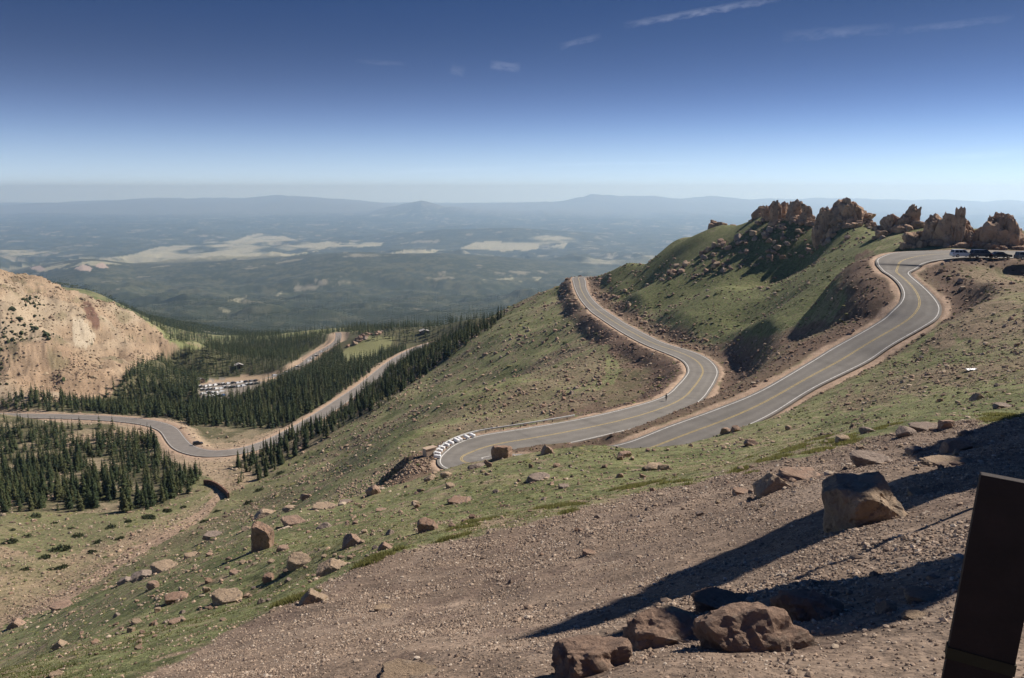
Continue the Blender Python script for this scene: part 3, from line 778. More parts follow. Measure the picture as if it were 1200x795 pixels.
def rock_mat(name, color, sc=1.0, bump=0.03):
    m = mat(name, color, 0.93, 0.18, var=0.30, vscale=1.6 * sc)
    nt = m.node_tree; b = nt.nodes['Principled BSDF']; src = b.inputs['Base Color'].links[0].from_socket
    tc = next(x for x in nt.nodes if x.type == 'TEX_COORD')
    def layer(c, scale, lo, hi, col, k, ro=0.7):
        q = N(nt, 'ShaderNodeTexNoise'); q.inputs['Scale'].default_value = scale * sc; q.inputs['Detail'].default_value = 8; q.inputs['Roughness'].default_value = ro
        nt.links.new(tc.outputs['Object'], q.inputs['Vector'])
        r = N(nt, 'ShaderNodeMapRange'); r.inputs['From Min'].default_value = lo; r.inputs['From Max'].default_value = hi; r.inputs['To Max'].default_value = k; nt.links.new(q.outputs['Fac'], r.inputs['Value'])
        x = N(nt, 'ShaderNodeMix'); x.data_type = 'RGBA'; nt.links.new(r.outputs[0], x.inputs[0]); nt.links.new(c, x.inputs[6]); x.inputs[7].default_value = (*col, 1)
        return x.outputs[2], q
    c, q1 = layer(src, 2.6, 0.52, 0.62, (0.10, 0.085, 0.07), 0.65)              # dark lichen
    c, q2 = layer(c, 4.5, 0.56, 0.66, (0.46, 0.38, 0.30), 0.5)                   # freshly broken pale granite
    c, q3 = layer(c, 22, 0.50, 0.70, (0.15, 0.11, 0.09), 0.5, 0.8)               # grain
    nt.links.new(c, b.inputs['Base Color'])
    b1 = N(nt, 'ShaderNodeBump'); b1.inputs['Distance'].default_value = bump * 3; nt.links.new(q2.outputs['Fac'], b1.inputs['Height'])
    b2 = N(nt, 'ShaderNodeBump'); b2.inputs['Distance'].default_value = bump; nt.links.new(q3.outputs['Fac'], b2.inputs['Height']); nt.links.new(b1.outputs[0], b2.inputs['Normal'])
    nt.links.new(b2.outputs[0], b.inputs['Normal'])
    return m
M_rock = [rock_mat('granite_pink', (0.33, 0.225, 0.165)), rock_mat('granite_tan', (0.37, 0.275, 0.19)), rock_mat('granite_grey', (0.28, 0.22, 0.18)), rock_mat('granite_red', (0.29, 0.19, 0.135))]

def pxs(p):       # metres per photo pixel at a point
    return (p.y * CP - p.z * SP) / F

_rk = [1000]
def boulder(px, py, wpx, hpx, style, label, m=0, sub=4, sink=0.3, rot=None, tilt=0.0, name='boulder', group='boulders lying on the slopes', cat='boulder', dep=None, rough=0.06):
    p = hit(px, py - 0.35 * hpx)
    s = pxs(p)
    w, d = wpx * s, (dep or 0.72) * wpx * s
    th = math.atan2(-p.z, p.y)
    h = max(0.55 * hpx * s, (hpx * s - 0.6 * d * math.sin(th)) / math.cos(th)) / (1 - sink)
    _rk[0] += 1
    X, Fc = rock_arrays(_rk[0], w, d, h, style, sub, rough)
    o = link(name, np_mesh(name, X, Fc, [M_rock[m]]))
    o.location = (p.x, p.y, p.z + h * (0.5 - sink))
    o.rotation_euler = (0, tilt, random.uniform(-0.25, 0.25) if rot is None else rot)
    tag(o, label, cat, group)
    FEET.append((p, w, d, s))
    return o
FEET = []

BL = [
 # left grass slope
 (308, 655, 28, 40, 'block', 'tall rounded brown boulder standing up from the left grass slope', 3), (344, 620, 33, 19, 'slab', 'long low brown rock lying uphill of the tall rounded boulder', 0),
 (311, 609, 30, 15, 'wedge', 'pale pointed rock at the far rim of the left grass slope', 1), (341, 600, 20, 10, 'block', 'small squared pale rock on the rim just below the forest edge', 1),
 (381, 599, 36, 12, 'slab', 'flat tan slab sunk flush in the turf near the slope rim', 1), (413, 645, 27, 22, 'wedge', 'sharp triangular brown wedge rock with a dark left face', 0),
 (352, 669, 33, 24, 'slab', 'cracked tan slab tilted uphill beside the small upright stone', 1), (389, 675, 40, 23, 'wedge', 'big tan rock with smooth sloping top beside the gravel edge', 1),
 (315, 685, 15, 15, 'block', 'small upright orange stone below the cracked slab', 3), (366, 713, 36, 26, 'wedge', 'pale triangular rock half on the gravel half in the grass', 1),
 (267, 711, 42, 24, 'slab', 'long tilted tan slab with a deep shadow at its lower end', 1), (502, 628, 28, 24, 'block', 'squared reddish cube of rock alone in mid slope grass', 3),
 (437, 584, 20, 18, 'round', 'dark rounded boulder with a pale stone at its right foot', 0), (538, 592, 31, 13, 'slab', 'flat topped orange rock in the grass below the road rim', 3),
 (451, 648, 20, 15, 'wedge', 'dark low wedge rock close above the grass tussocks', 0), (359, 588, 15, 12, 'round', 'little round brown rock on the rim left of the rubble', 0),
 (405, 591, 16, 7, 'slab', 'thin flat dark stone on the rim near the flush slab', 2), (447, 600, 15, 6, 'slab', 'thin flat pink stone in grass under the dark rounded boulder', 0),
 (380, 622, 21, 12, 'round', 'low lumpy grey rock in the middle of the rim group', 2), (331, 648, 16, 11, 'block', 'small brown block touching the right foot of the tall boulder', 0),
 (207, 708, 31, 17, 'block', 'split reddish block with a notch, low on the left slope', 3), (180, 693, 15, 13, 'block', 'small squared stone throwing a long shadow, left of the split block', 0),
 (168, 682, 32, 17, 'wedge', 'dark jagged rock rib breaking out at the slope rim', 2), (148, 686, 22, 13, 'wedge', 'smaller dark rock rib at the left end of the rib line', 2),
 (72, 717, 28, 15, 'slab', 'pinkish flat boulder on the far left rim above the stream', 0), (71, 762, 20, 15, 'wedge', 'pale wedge rock low on the far left slope', 1),
 (242, 697, 12, 11, 'round', 'little round stone between the split block and the tilted slab', 1), (207, 733, 22, 11, 'round', 'cluster like brown rock below the split block', 0),
 (160, 733, 15, 9, 'slab', 'small tan slab left of the brown cluster rock', 1), (112, 757, 15, 10, 'round', 'small orange stone in the lower left grass', 3),
 (65, 794, 18, 9, 'slab', 'flat pale stone cut by the bottom left of the view', 1), (275, 675, 15, 8, 'slab', 'small flat stone left of the tall boulder shadow', 0),
 (192, 674, 34, 20, 'slab', 'pale slab leaning against the dark rock rib', 1), (250, 634, 26, 14, 'slab', 'flat grey slab on the rim left of the tall boulder', 2), (20, 738, 24, 16, 'wedge', 'brown wedge rock over the stream at the left border', 0),
 (288, 624, 16, 9, 'round', 'small pale rock on the rim above the tall boulder', 1), (225, 655, 20, 10, 'slab', 'thin tan slab on the left rim over the stream bend', 1),
 # rim by the road
 (588, 543, 25, 18, 'block', 'big brown block on the grass rim right in front of the hairpin asphalt', 3), (641, 536, 15, 12, 'wedge', 'dark pointed rock on the rim right of the big brown block', 0),
 (558, 551, 21, 8, 'round', 'low dark rock in front of the bend left of the big brown block', 2), (573, 550, 8, 7, 'round', 'small orange stone touching the low dark rock', 3),
 (631, 566, 30, 11, 'slab', 'dark broken slab in the rim grass below the pointed rock', 2), (731, 539, 19, 9, 'round', 'small brown rock on the rim grass under the upper road', 0),
 (763, 555, 24, 11, 'round', 'left rock of a pale pair in the grass near the upper road', 1), (778, 554, 15, 9, 'round', 'right smaller rock of a pale pair near the upper road', 1),
 (661, 574, 14, 6, 'slab', 'small dark stone between the tussocks and the rim', 2), (523, 563, 14, 9, 'round', 'small tan stone in grass just below the row of white bales', 1),
 (504, 566, 16, 9, 'round', 'lumpy tan stone downhill from the concrete block', 1), (528, 574, 12, 7, 'slab', 'flat little stone above the flat topped orange rock', 1),
 # right hand slope
 (850, 512, 13, 9, 'round', 'left of two round rocks on the verge of the upper road', 0), (863, 509, 13, 9, 'round', 'right of two round rocks on the verge of the upper road', 0),
 (880, 525, 17, 9, 'round', 'brown rock in grass below the two round verge rocks', 0), (924, 506, 9, 6, 'round', 'tiny pale stone in grass right of the verge rocks', 1),
 (988, 522, 18, 10, 'block', 'pale squared stone on the edge of grass and gravel', 1), (1016, 511, 19, 10, 'round', 'dark rounded rock in the grass right of the pale squared stone', 2),
 (1061, 516, 26, 14, 'round', 'dark lumpy boulder at the left of the grey boulder row', 2), (1083, 508, 36, 12, 'slab', 'long pale boulder in the middle of the grey boulder row', 2),
 (1110, 506, 19, 12, 'block', 'brown block at the right end of the grey boulder row', 0), (1146, 472, 16, 10, 'wedge', 'pale pointed stone high on the right grass slope', 1),
 (1130, 513, 17, 9, 'round', 'small grey rock right of the boulder row', 2), (1072, 533, 22, 9, 'block', 'dark blocky rock on the gravel under the boulder row', 2),
 (1020, 552, 48, 20, 'slab', 'broad grey rock with a sunlit flat top behind the biggest boulder', 2), (1121, 535, 38, 19, 'round', 'shaded rounded boulder upslope of the sunlit flat slab', 0),
 (1112, 548, 62, 11, 'slab', 'long flat sunlit slab in the gravel beside the shadow edge', 1), (937, 566, 52, 16, 'slab', 'long dark low rock bank on the gravel left of the biggest boulder', 0),
 (907, 585, 44, 26, 'wedge', 'pale wedge rock with a long thin shadow on the gravel', 1), (870, 583, 23, 10, 'slab', 'low brown rock left of the pale wedge on the gravel', 0),
 (1073, 584, 19, 11, 'round', 'small rock with a bright lit face right of the biggest boulder', 1), (1175, 480, 22, 7, 'slab', 'flat grey rock at the right border above the gravel', 2),
 (1030, 545, 20, 7, 'slab', 'small tan slab wedged above the broad grey rock', 1), (690, 653, 16, 8, 'slab', 'small reddish stone pressed into the open gravel slope', 0),
 (448, 718, 20, 9, 'slab', 'thin tan stone alone in the lower left gravel', 1), (700, 610, 8, 6, 'round', 'tiny dark stone in the gravel under the big tussock', 2), (820, 607, 10, 7, 'round', 'small dark stone in gravel left of the low brown rock', 2),
 # foreground in and beside the big shadow
 (695, 806, 105, 56, 'block', 'broad pinkish rock with a lit face at the bottom edge of the view', 0), (775, 772, 95, 50, 'block', 'cracked pinkish rock resting right of the bottom edge rock', 0),
 (888, 786, 150, 78, 'round', 'largest rounded rock in the middle of the foreground rock group', 0), (955, 742, 96, 48, 'round', 'rounded dark rock just upslope of the largest foreground rock', 0),
 (792, 734, 46, 20, 'wedge', 'small lit wedge on top of the foreground rock group', 1), (845, 722, 70, 30, 'slab', 'flat shaded rock at the upper left of the foreground group', 0),
 (1085, 708, 48, 17, 'slab', 'tan rock with a dark hollow at its left near the post', 1), (1040, 722, 26, 15, 'wedge', 'small lit wedge stone at the right edge of the shadow', 1),
 (1072, 728, 30, 10, 'slab', 'thin flat stone right of the small lit wedge stone', 1), (478, 799, 74, 18, 'slab', 'low tan rock cut by the bottom edge left of centre', 1),
]
for ib, (px, py, w, h, st, lab, m) in enumerate(BL):
    if ib < 37: w, h = w * 0.9, h * (0.84 if ib == 0 else 0.74)
    boulder(px, py, w, h, st, lab, m, sub=5 if w > 60 else (4 if w > 22 else 3), sink=0.45 if w > 60 else 0.3, rough=0.15 if w > 60 else 0.07)
boulder(1011, 640, 100, 68, 'big', 'biggest angular boulder on the gravel, its left face dark and its top right face sunlit', 1, sub=5, rot=0.0, tilt=0.0, sink=0.2, rough=0.08)

# outcrops on the ridge: each one mass of jointed upright blocks
M_crag = rock_mat('weathered_crag', (0.40, 0.265, 0.175), 0.22, 0.12)
def outcrop(px, base, top, wpx, Y, label, seed, blocks=9, m=3, lean=0.0, spread=0.6):
    rg = np.random.default_rng(seed)
    x0 = (px - 600) / F * Y * CP
    zg = float(H(x0, Y))
    zt = float(PY(px, top + 0.08 * (base - top), Y)[2])
    hgt = max(zt - min(zg, float(PY(px, base, Y)[2])), 1.0)
    w = wpx * Y / F
    V, Fs, o = [], [], 0
    for k in range(blocks):
        f = (k + 0.5) / blocks
        bx = (f - 0.5) * w * 0.8 + rg.normal(0, 0.04) * w
        prof_ = 1.0 - 0.85 * abs(f - 0.5 - lean) * 2 * rg.uniform(0.2, 1.2)
        bh = hgt * min(0.95, prof_ * rg.uniform(0.6, 1.05))
        if k == blocks // 2: bh = hgt * 0.95
        bw = w / blocks * rg.uniform(1.9, 4.2)
        X, Fc = rock_arrays(seed * 50 + k, bw, w * rg.uniform(0.4, 0.75), bh * 1.6, ['block', 'round', 'wedge'][rg.choice(3, p=[0.55, 0.45, 0.0])], 4, 0.15)
        ph = X[:, 2] / bh
        crk = np.abs(vnoise3(X / (bw * 0.35) + seed, 11))
        X[:, :2] *= (1 - 0.18 * np.where(crk < 0.12, 1 - crk / 0.12, 0))[:, None]
        X[:, 0] += ph * bw * rg.normal(0, 0.22)
        X = X + np.array([bx, rg.normal(0, 0.12) * w * spread, bh * 0.2])
        V.append(X); Fs.append(Fc + o); o += len(X)
        # broken pieces at the foot
        for q in range(4):
            s_ = bw * rg.uniform(0.25, 0.6)
            X, Fc = rock_arrays(seed * 50 + k * 7 + q + 500, s_, s_, s_ * 0.8, 'block', 3, 0.08)
            qx, qy = bx + rg.normal(0, 0.4) * bw, -w * rg.uniform(0.10, 0.7)
            X = X + np.array([qx, qy, float(H(x0 + qx, Y + qy)) - zg + 0.02 * hgt + s_ * 0.2])
            V.append(X); Fs.append(Fc + o); o += len(X)
    X, Fc = rock_arrays(seed * 50 + 999, w * 1.15, w * 0.75, hgt * 1.45, 'round', 4, 0.18)      # the mass the blocks grow from
    V.append(X + np.array([0, 0, hgt * 0.05])); Fs.append(Fc + o); o += len(X)
    me = np_mesh('rock_outcrop', np.concatenate(V), np.concatenate(Fs), [M_crag])
    ob = link('rock_outcrop', me); ob.location = (x0, Y, zg - 0.02 * hgt)
    tag(ob, label, 'rock outcrop', 'rock outcrops along the ridge')
    return ob

OC = [
 (997, 256, 227, 44, 332, 'massive square tower of brown rock, the tallest on the grassy ridge crest', 9), (968, 255, 237, 20, 332, 'lower rock shoulder leaning on the left side of the square tower', 5),
 (948, 246, 235, 15, 355, 'narrow split rock tooth midway along the crest', 4), (932, 245, 230, 16, 362, 'slanted twin slab leaning right at the end of the pinnacle group', 4), (919, 246, 233, 12, 369, 'short dark pinnacle between two taller slanted ones', 3),
 (911, 249, 231, 11, 366, 'slim tan pinnacle standing near the left of the crest', 3), (902, 246, 234, 11, 374, 'rounded rock knob left of the slim tan pinnacle', 3), (890, 249, 239, 8, 384, 'leftmost small rock finger on the crest', 2),
 (842, 273, 261, 13, 424, 'dark lump of rock alone on the descending left skyline', 3), (1069, 258, 235, 24, 258, 'isolated squared rock block standing right of the crest saddle', 4), (1050, 259, 248, 26, 260, 'low sloping rock tail left of the isolated squared block', 4),
 (1122, 286, 236, 46, 222, 'tall spiky outcrop with a sunlit rib above the parked cars', 9), (1101, 284, 244, 24, 224, 'rounded dark buttress on the left flank of the spiky outcrop', 4), (1178, 285, 242, 46, 216, 'broad castle like outcrop above the road at the right', 9),
 (1150, 287, 262, 26, 218, 'dark low cliff joining the two big outcrops behind the cars', 5), (1082, 282, 268, 30, 226, 'heap of broken rock at the left foot of the spiky outcrop', 6),
]
for i, (px, b_, t_, w, Y, lab, nb) in enumerate(OC):
    outcrop(px, b_, t_, w, Y, lab, 200 + i, nb)

# scattered stones: screen polygons say where the photograph shows them, the ground gives the place
def in_poly(px, py, pts):
    ins = False; j = len(pts) - 1
    for i in range(len(pts)):
        xi, yi = pts[i]; xj, yj = pts[j]
        if (yi > py) != (yj > py) and px < (xj - xi) * (py - yi) / (yj - yi) + xi: ins = not ins
        j = i
    return ins

SC = [
 ([(845, 285), (880, 258), (1010, 256), (1060, 270), (1020, 290), (960, 300), (900, 310), (850, 320), (800, 330), (740, 330)], 330, (2.0, 9), 'rocky band', 'brown rock among many on the green hill below the crest', 180, 500, (-0.24, 0.5)),
 ([(690, 332), (715, 322), (760, 360), (840, 398), (850, 420), (810, 410), (750, 385), (700, 355)], 130, (2, 6), None, 'stone littering the dark cut bank beside the lower road', 200, 560, None),
 ([(480, 505), (560, 400), (620, 372), (660, 345), (672, 360), (690, 385), (720, 420), (700, 455), (640, 480), (540, 500)], 420, (1.5, 5.5), 'band', 'tan stone among many on the lower hillside left of the road', 150, 600, (-0.6, 0.8)),
 ([(330, 565), (480, 440), (560, 385), (560, 410), (480, 500), (430, 545), (380, 570)], 260, (1.5, 4.5), 'band', 'tan stone among many on the hillside above the spruces', 150, 600, (-0.6, 0.8)),
 ([(620, 480), (650, 462), (705, 440), (715, 455), (690, 475), (650, 490)], 70, (2.5, 6), None, 'stone of the rubble on the bank below the guardrail', 150, 300, None),
 ([(330, 600), (480, 560), (520, 548), (700, 525), (820, 520), (760, 560), (600, 600), (450, 645), (300, 715), (100, 790), (0, 790), (100, 730), (220, 665)], 300, (2.5, 9.5), None, 'small stone lying in the near grass slope', 10, 130, None),
 ([(1080, 310), (1200, 320), (1200, 480), (1000, 495), (920, 500), (1060, 420), (1110, 370)], 110, (2, 7), None, 'small stone lying on the brownish right slope', 40, 220, None),
 ([(800, 560), (1000, 520), (1200, 495), (1200, 540), (1060, 560), (900, 600), (650, 650), (500, 690)], 60, (3, 9), None, 'small stone lying on the gravel slope', 5, 80, None),
 ([(850, 400), (905, 395), (960, 390), (890, 455), (850, 465)], 70, (2, 5), None, 'stone on the reddish bank between the two roads', 120, 260, None),
 ([(0, 600), (60, 605), (220, 590), (260, 570), (250, 595), (160, 650), (60, 700), (0, 730)], 90, (1.5, 5), None, 'pale stone on the valley floor by the stream bed', 130, 400, None),
 ([(400, 412), (432, 386), (450, 390), (425, 400)], 40, (3, 7), None, 'pale rock of the pile on the wooded knoll', 700, 960, None),
 ([(1085, 290), (1200, 288), (1200, 284), (1085, 282), (1060, 280), (1030, 290)], 50, (2.5, 6), None, 'fallen stone along the roadside under the outcrops', 180, 235, None),
]
cands = []
for (pts, cnt, (a, b), band_, lab, y0, y1, bd) in SC:
    xs = [p[0] for p in pts]; ysq = [p[1] for p in pts]
    k = 0; tries = 0
    while k < cnt and tries < cnt * 60:
        tries += 1
        px, py = random.uniform(min(xs), max(xs)), random.uniform(min(ysq), max(ysq))
        if not in_poly(px, py, pts): continue
        if band_:
            bn = float(fbm(np.array([px * 0.9 / 40 + py * 0.5 / 40]), np.array([(-px * 0.5 + py * -0.9) / 9]), 3, 300)[0])
            if bn < 0.05 and random.random() < 0.8: continue
        p = hit(px, py, y0, y1)
        qx, qy = project(np.array([p.x]), np.array([p.y]), np.array([p.z]))
        if abs(qx[0] - px) > 2 or abs(qy[0] - py) > 2: continue
        iu = int((p.x / (p.y + APEX) + UMAX) / (2 * UMAX) * (NU - 1)); iv = int(np.interp(math.log(p.y + APEX), vs, np.arange(NV)))
        if ROADDIST[iv, iu] < 1.2: continue
        size = a + (b - a) * random.random() ** 2.6
        cands.append((size, p, lab)); k += 1
cands.sort(key=lambda c: -c[0])
small = []
for i in range(14):
    X, Fc = rock_arrays(4000 + i, 1.0, random.uniform(0.7, 1.1), random.uniform(0.55, 0.95), ['round', 'block', 'wedge', 'slab'][i % 4], 3, 0.07)
    small.append(np_mesh('stone', X, Fc, [M_rock[i % 4]]))
IND = 205
for i, (size, p, lab) in enumerate(cands[:IND]):
    o = link('stone', small[i % 14])
    s = size * pxs(p); o.scale = (s, s, s * random.uniform(0.8, 1.2)); o.location = (p.x, p.y, p.z + s * 0.18)
    o.rotation_euler = (random.uniform(-0.3, 0.3), random.uniform(-0.3, 0.3), random.uniform(0, 6.28))
    tag(o, lab, 'stone', 'scattered: ' + lab)
V, Fs, mi, off = [], [], [], 0
lowrock = [rock_arrays(5000 + i, 1.0, random.uniform(0.7, 1.1), random.uniform(0.6, 0.95), ['round', 'block', 'wedge'][i % 3], 2, 0.05) for i in range(12)]
def rotz(X, a):
    c, s = math.cos(a), math.sin(a)
    return np.stack([X[:, 0] * c - X[:, 1] * s, X[:, 0] * s + X[:, 1] * c, X[:, 2]], 1)
for i, (size, p, lab) in enumerate(cands[IND:]):
    X, Fc = lowrock[i % 12]; s = size * pxs(p)
    V.append(rotz(X, random.uniform(0, 6.28)) * s + np.array([p.x, p.y, p.z + s * 0.15])); Fs.append(Fc + off); off += len(X); mi.append(np.full(len(Fc), i % 4))
# roadside rubble under the hairpin
for i in range(420):
    px, py = random.uniform(395, 505), 0
    t = (px - 395) / 110; py = 580 - 38 * t + random.uniform(-9, 9)
    p = hit(px, py, 60, 200); X, Fc = lowrock[i % 12]; s = random.uniform(1.2, 3.6) * pxs(p)
    V.append(rotz(X, random.uniform(0, 6.28)) * s + np.array([p.x, p.y, p.z + s * 0.15])); Fs.append(Fc + off); off += len(X); mi.append(np.full(len(Fc), [1, 1, 2, 0][i % 4]))
# talus on the tan hill and stream boulders
for i in range(800):
    u = random.uniform(-0.72, -0.40); Y = random.uniform(490, 800); x = u * Y; z = float(H(x, Y))
    px, py = project(np.array([x]), np.array([Y]), np.array([z]))
    X, Fc = lowrock[i % 12]; s = random.uniform(0.4, 1.5) * (2.2 if random.random() < 0.06 else 1)
    iu = int((x / (Y + APEX) + UMAX) / (2 * UMAX) * (NU - 1)); iv = int(np.interp(math.log(Y + APEX), vs, np.arange(NV)))
    if TH[iv, iu] < 0.5: continue
    V.append(rotz(X, random.uniform(0, 6.28)) * s + np.array([x, Y, z + s * 0.1])); Fs.append(Fc + off); off += len(X); mi.append(np.full(len(Fc), [1, 1, 1, 0][i % 4]))
o = link('scattered_stones', np_mesh('scattered_stones', np.concatenate(V), np.concatenate(Fs), M_rock, np.concatenate(mi)), kind='stuff')
tag(o, 'countless small stones strewn over the hillsides and the tan scree', 'stones')

# gravel chips on the near slope
def sample_grid(weight, cnt):
    w = weight.ravel(); c = np.cumsum(w)
    i = np.searchsorted(c, RNG.random(cnt) * c[-1])
    iv, iu = i // NU, i % NU
    u = us[iu] + RNG.uniform(-0.5, 0.5, cnt) * (us[1] - us[0]); yp = YP[iv, iu] * (1 + RNG.uniform(-0.003, 0.003, cnt))
    x, y = u * yp, yp - APEX
    return x, y, H(x, y)
inview = (PXg > -160) & (PXg < 1480) & (PYg > 300) & (PYg < 900) & (GY > 1.5)
NP = 105000
x, y, z = sample_grid((GRAV > 0.4) * inview * (GY < 60) * (0.35 + sstep(-0.2, 0.4, fbm(GX / 1.6, GY / 1.6, 3, 180))), NP)
v0, f0 = ico(1)
yp = y + 1.0
sz = yp / F * np.minimum(np.exp(RNG.normal(0.1, 0.45, NP)) * 1.2, 7) * np.where(yp < 16, 1.25, 1.0) * np.where((yp < 12) & (x > 2), 1.45, 1.0)
sc3 = np.stack([RNG.uniform(0.7, 1.3, NP), RNG.uniform(0.7, 1.3, NP), RNG.uniform(0.4, 0.9, NP)], 1) * sz[:, None]
ang = RNG.uniform(0, 6.28, NP)
J = v0[None] * RNG.uniform(0.7, 1.2, (NP, len(v0), 1)) * sc3[:, None, :] * 0.6
JX = J[..., 0] * np.cos(ang)[:, None] - J[..., 1] * np.sin(ang)[:, None]; JY = J[..., 0] * np.sin(ang)[:, None] + J[..., 1] * np.cos(ang)[:, None]
VV_ = np.stack([JX + x[:, None], JY + y[:, None], J[..., 2] + (z + sz * 0.15)[:, None]], -1).reshape(-1, 3)
FF = (f0[None] + (np.arange(NP) * len(v0))[:, None, None]).reshape(-1, 3)
pc = np.array([(0.285, 0.212, 0.158), (0.36, 0.278, 0.21), (0.20, 0.148, 0.112), (0.45, 0.375, 0.30)])[RNG.choice(4, NP, p=[0.4, 0.3, 0.2, 0.1])] * RNG.uniform(0.75, 1.2, (NP, 1))
M_chip = attr_mat('gravel_chips', scales=((40.0, 0.2),), bump=0)
o = link('gravel', np_mesh('gravel', VV_, FF, [M_chip], colors=np.repeat(pc, len(v0), 0)), kind='stuff')
tag(o, 'loose pinkish gravel chips covering the steep foreground slope', 'gravel')

# loose stones and dark cushion plants by the thousand on the tundra, stones round the feet of the boulders
def chips(x, y, z, sz, cols, flat=(0.4, 0.9), sub=1, sink=0.15):
    n_ = len(x); v0, f0 = ico(sub)
    sc3 = np.stack([RNG.uniform(0.7, 1.4, n_), RNG.uniform(0.7, 1.3, n_), RNG.uniform(*flat, n_)], 1) * sz[:, None]
    ang = RNG.uniform(0, 6.28, n_)
    J = v0[None] * RNG.uniform(0.65, 1.25, (n_, len(v0), 1)) * sc3[:, None, :] * 0.6
    JX = J[..., 0] * np.cos(ang)[:, None] - J[..., 1] * np.sin(ang)[:, None]; JY = J[..., 0] * np.sin(ang)[:, None] + J[..., 1] * np.cos(ang)[:, None]
    VV_ = np.stack([JX + x[:, None], JY + y[:, None], J[..., 2] + (z + sz * sink)[:, None]], -1).reshape(-1, 3)
    return VV_, (f0[None] + (np.arange(n_) * len(v0))[:, None, None]).reshape(-1, 3), np.repeat(cols, len(v0), 0)
def pal(n_, cols, p): return np.array(cols)[RNG.choice(len(cols), n_, p=p)] * RNG.uniform(0.7, 1.25, (n_, 1))
VIS = inview & (ROADDIST > 2.2) & (GRAV < 0.3) & (TH < 0.5)
SIDE = (GX / np.maximum(GY, 1))
sets = []
stonecol = [(0.33, 0.24, 0.17), (0.24, 0.17, 0.125), (0.15, 0.11, 0.085), (0.40, 0.32, 0.24)]
clump = fbm(GX / 18, GY / 18, 4, 210)
wl = VIS * (GY > 130) * (GY < 640) * (GZ > -112) * (0.10 + sstep(0.0, 0.35, band) + 0.7 * sstep(0.0, 0.4, clump))
x, y, z = sample_grid(wl, 15000); sets.append(chips(x, y, z, y / F * np.minimum(np.exp(RNG.normal(0.35, 0.5, len(x))), 5), pal(len(x), stonecol, [0.34, 0.32, 0.2, 0.14])))
bk = (BANK > 0.4) * inview * (GY > 100) * (GY < 600) * (GZ > -100)
x, y, z = sample_grid(bk.astype(float), 5000); sets.append(chips(x, y, z, y / F * np.minimum(np.exp(RNG.normal(0.4, 0.5, len(x))), 5), pal(len(x), [(0.27, 0.18, 0.13), (0.18, 0.12, 0.09), (0.34, 0.25, 0.18)], [0.5, 0.3, 0.2])))
wn = VIS * (GY > 8) * (GY <= 135) * (0.12 + sstep(0.05, 0.4, fbm(GX / 6, GY / 6, 4, 211)) + 1.3 * (dry | dry2))
x, y, z = sample_grid(wn, 15000); sets.append(chips(x, y, z, y / F * np.minimum(np.exp(RNG.normal(0.35, 0.55, len(x))), 6), pal(len(x), stonecol, [0.40, 0.22, 0.10, 0.28])))
wv = inview * (GY > 120) * (GY < 480) * (GZ < -84) * (ROADDIST > 2.2) * (0.3 + 2 * sand + 1.5 * yard)
x, y, z = sample_grid(wv, 4500); sets.append(chips(x, y, z, y / F * np.minimum(np.exp(RNG.normal(0.2, 0.5, len(x))), 4), pal(len(x), [(0.36, 0.27, 0.19), (0.42, 0.34, 0.26), (0.26, 0.2, 0.15)], [0.5, 0.25, 0.25])))
wt = TH * inview
x, y, z = sample_grid(wt * (0.2 + sstep(0, 0.4, fbm(GX / 25, GY / 40, 4, 212))), 7000); sets.append(chips(x, y, z, y / F * np.minimum(np.exp(RNG.normal(0.2, 0.5, len(x))), 4), pal(len(x), [(0.36, 0.28, 0.19), (0.30, 0.22, 0.15), (0.20, 0.16, 0.11)], [0.5, 0.3, 0.2])))
fx, fy, fs = [], [], []
for (p_, w_, d_, s_) in FEET:
    for q in range(16):
        a_ = random.uniform(0, 6.28); r_ = random.uniform(0.45, 0.85)
        fx.append(p_.x + math.cos(a_) * w_ * r_ - 0.12 * w_); fy.append(p_.y + math.sin(a_) * d_ * r_ - 0.1 * d_); fs.append(w_ * random.uniform(0.03, 0.13) * (1.6 if random.random() < 0.12 else 1))
fx, fy, fs = np.array(fx), np.array(fy), np.array(fs); fs = np.where(fy < 20, np.minimum(fs, RNG.uniform(0.02, 0.055, len(fs))), fs)
sets.append(chips(fx, fy, H(fx, fy), fs, pal(len(fx), stonecol, [0.4, 0.3, 0.1, 0.2]), sub=1))
off = 0; Vs_, Fs_, Cs_ = [], [], []
for v_, f_, c_ in sets: Vs_.append(v_); Fs_.append(f_ + off); Cs_.append(c_); off += len(v_)
o = link('loose_stones', np_mesh('loose_stones', np.concatenate(Vs_), np.concatenate(Fs_), [M_chip], colors=np.concatenate(Cs_)), kind='stuff')
tag(o, 'thousands of loose stones littering the tundra slopes and banks', 'stones')
wc = VIS * (GY > 10) * (GY < 560) * (GZ > -112) * (0.15 + sstep(0.0, 0.35, fbm(GX / 10, GY / 10, 4, 220)))
x, y, z = sample_grid(wc, 17000)
cv3 = chips(x, y, z, y / F * np.minimum(np.exp(RNG.normal(0.7, 0.5, len(x))), 7), pal(len(x), [(0.09, 0.10, 0.038), (0.15, 0.145, 0.06), (0.075, 0.07, 0.036), (0.19, 0.175, 0.075)], [0.35, 0.3, 0.15, 0.2]), flat=(0.25, 0.6), sink=0.0)
ws = TH * inview * (PXg < 75) * (PYg > 348) * (PYg < 455) * sstep(0.0, 0.3, fbm(GX / 16, GY / 30, 4, 221) + 0.35 * sstep(60, 0, PXg))
x, y, z = sample_grid(ws, 650)
cv4 = chips(x, y, z, y / F * np.exp(RNG.normal(0.75, 0.45, len(x))), pal(len(x), [(0.04, 0.05, 0.022), (0.06, 0.065, 0.03)], [0.6, 0.4]), flat=(0.7, 1.2), sink=0.3)
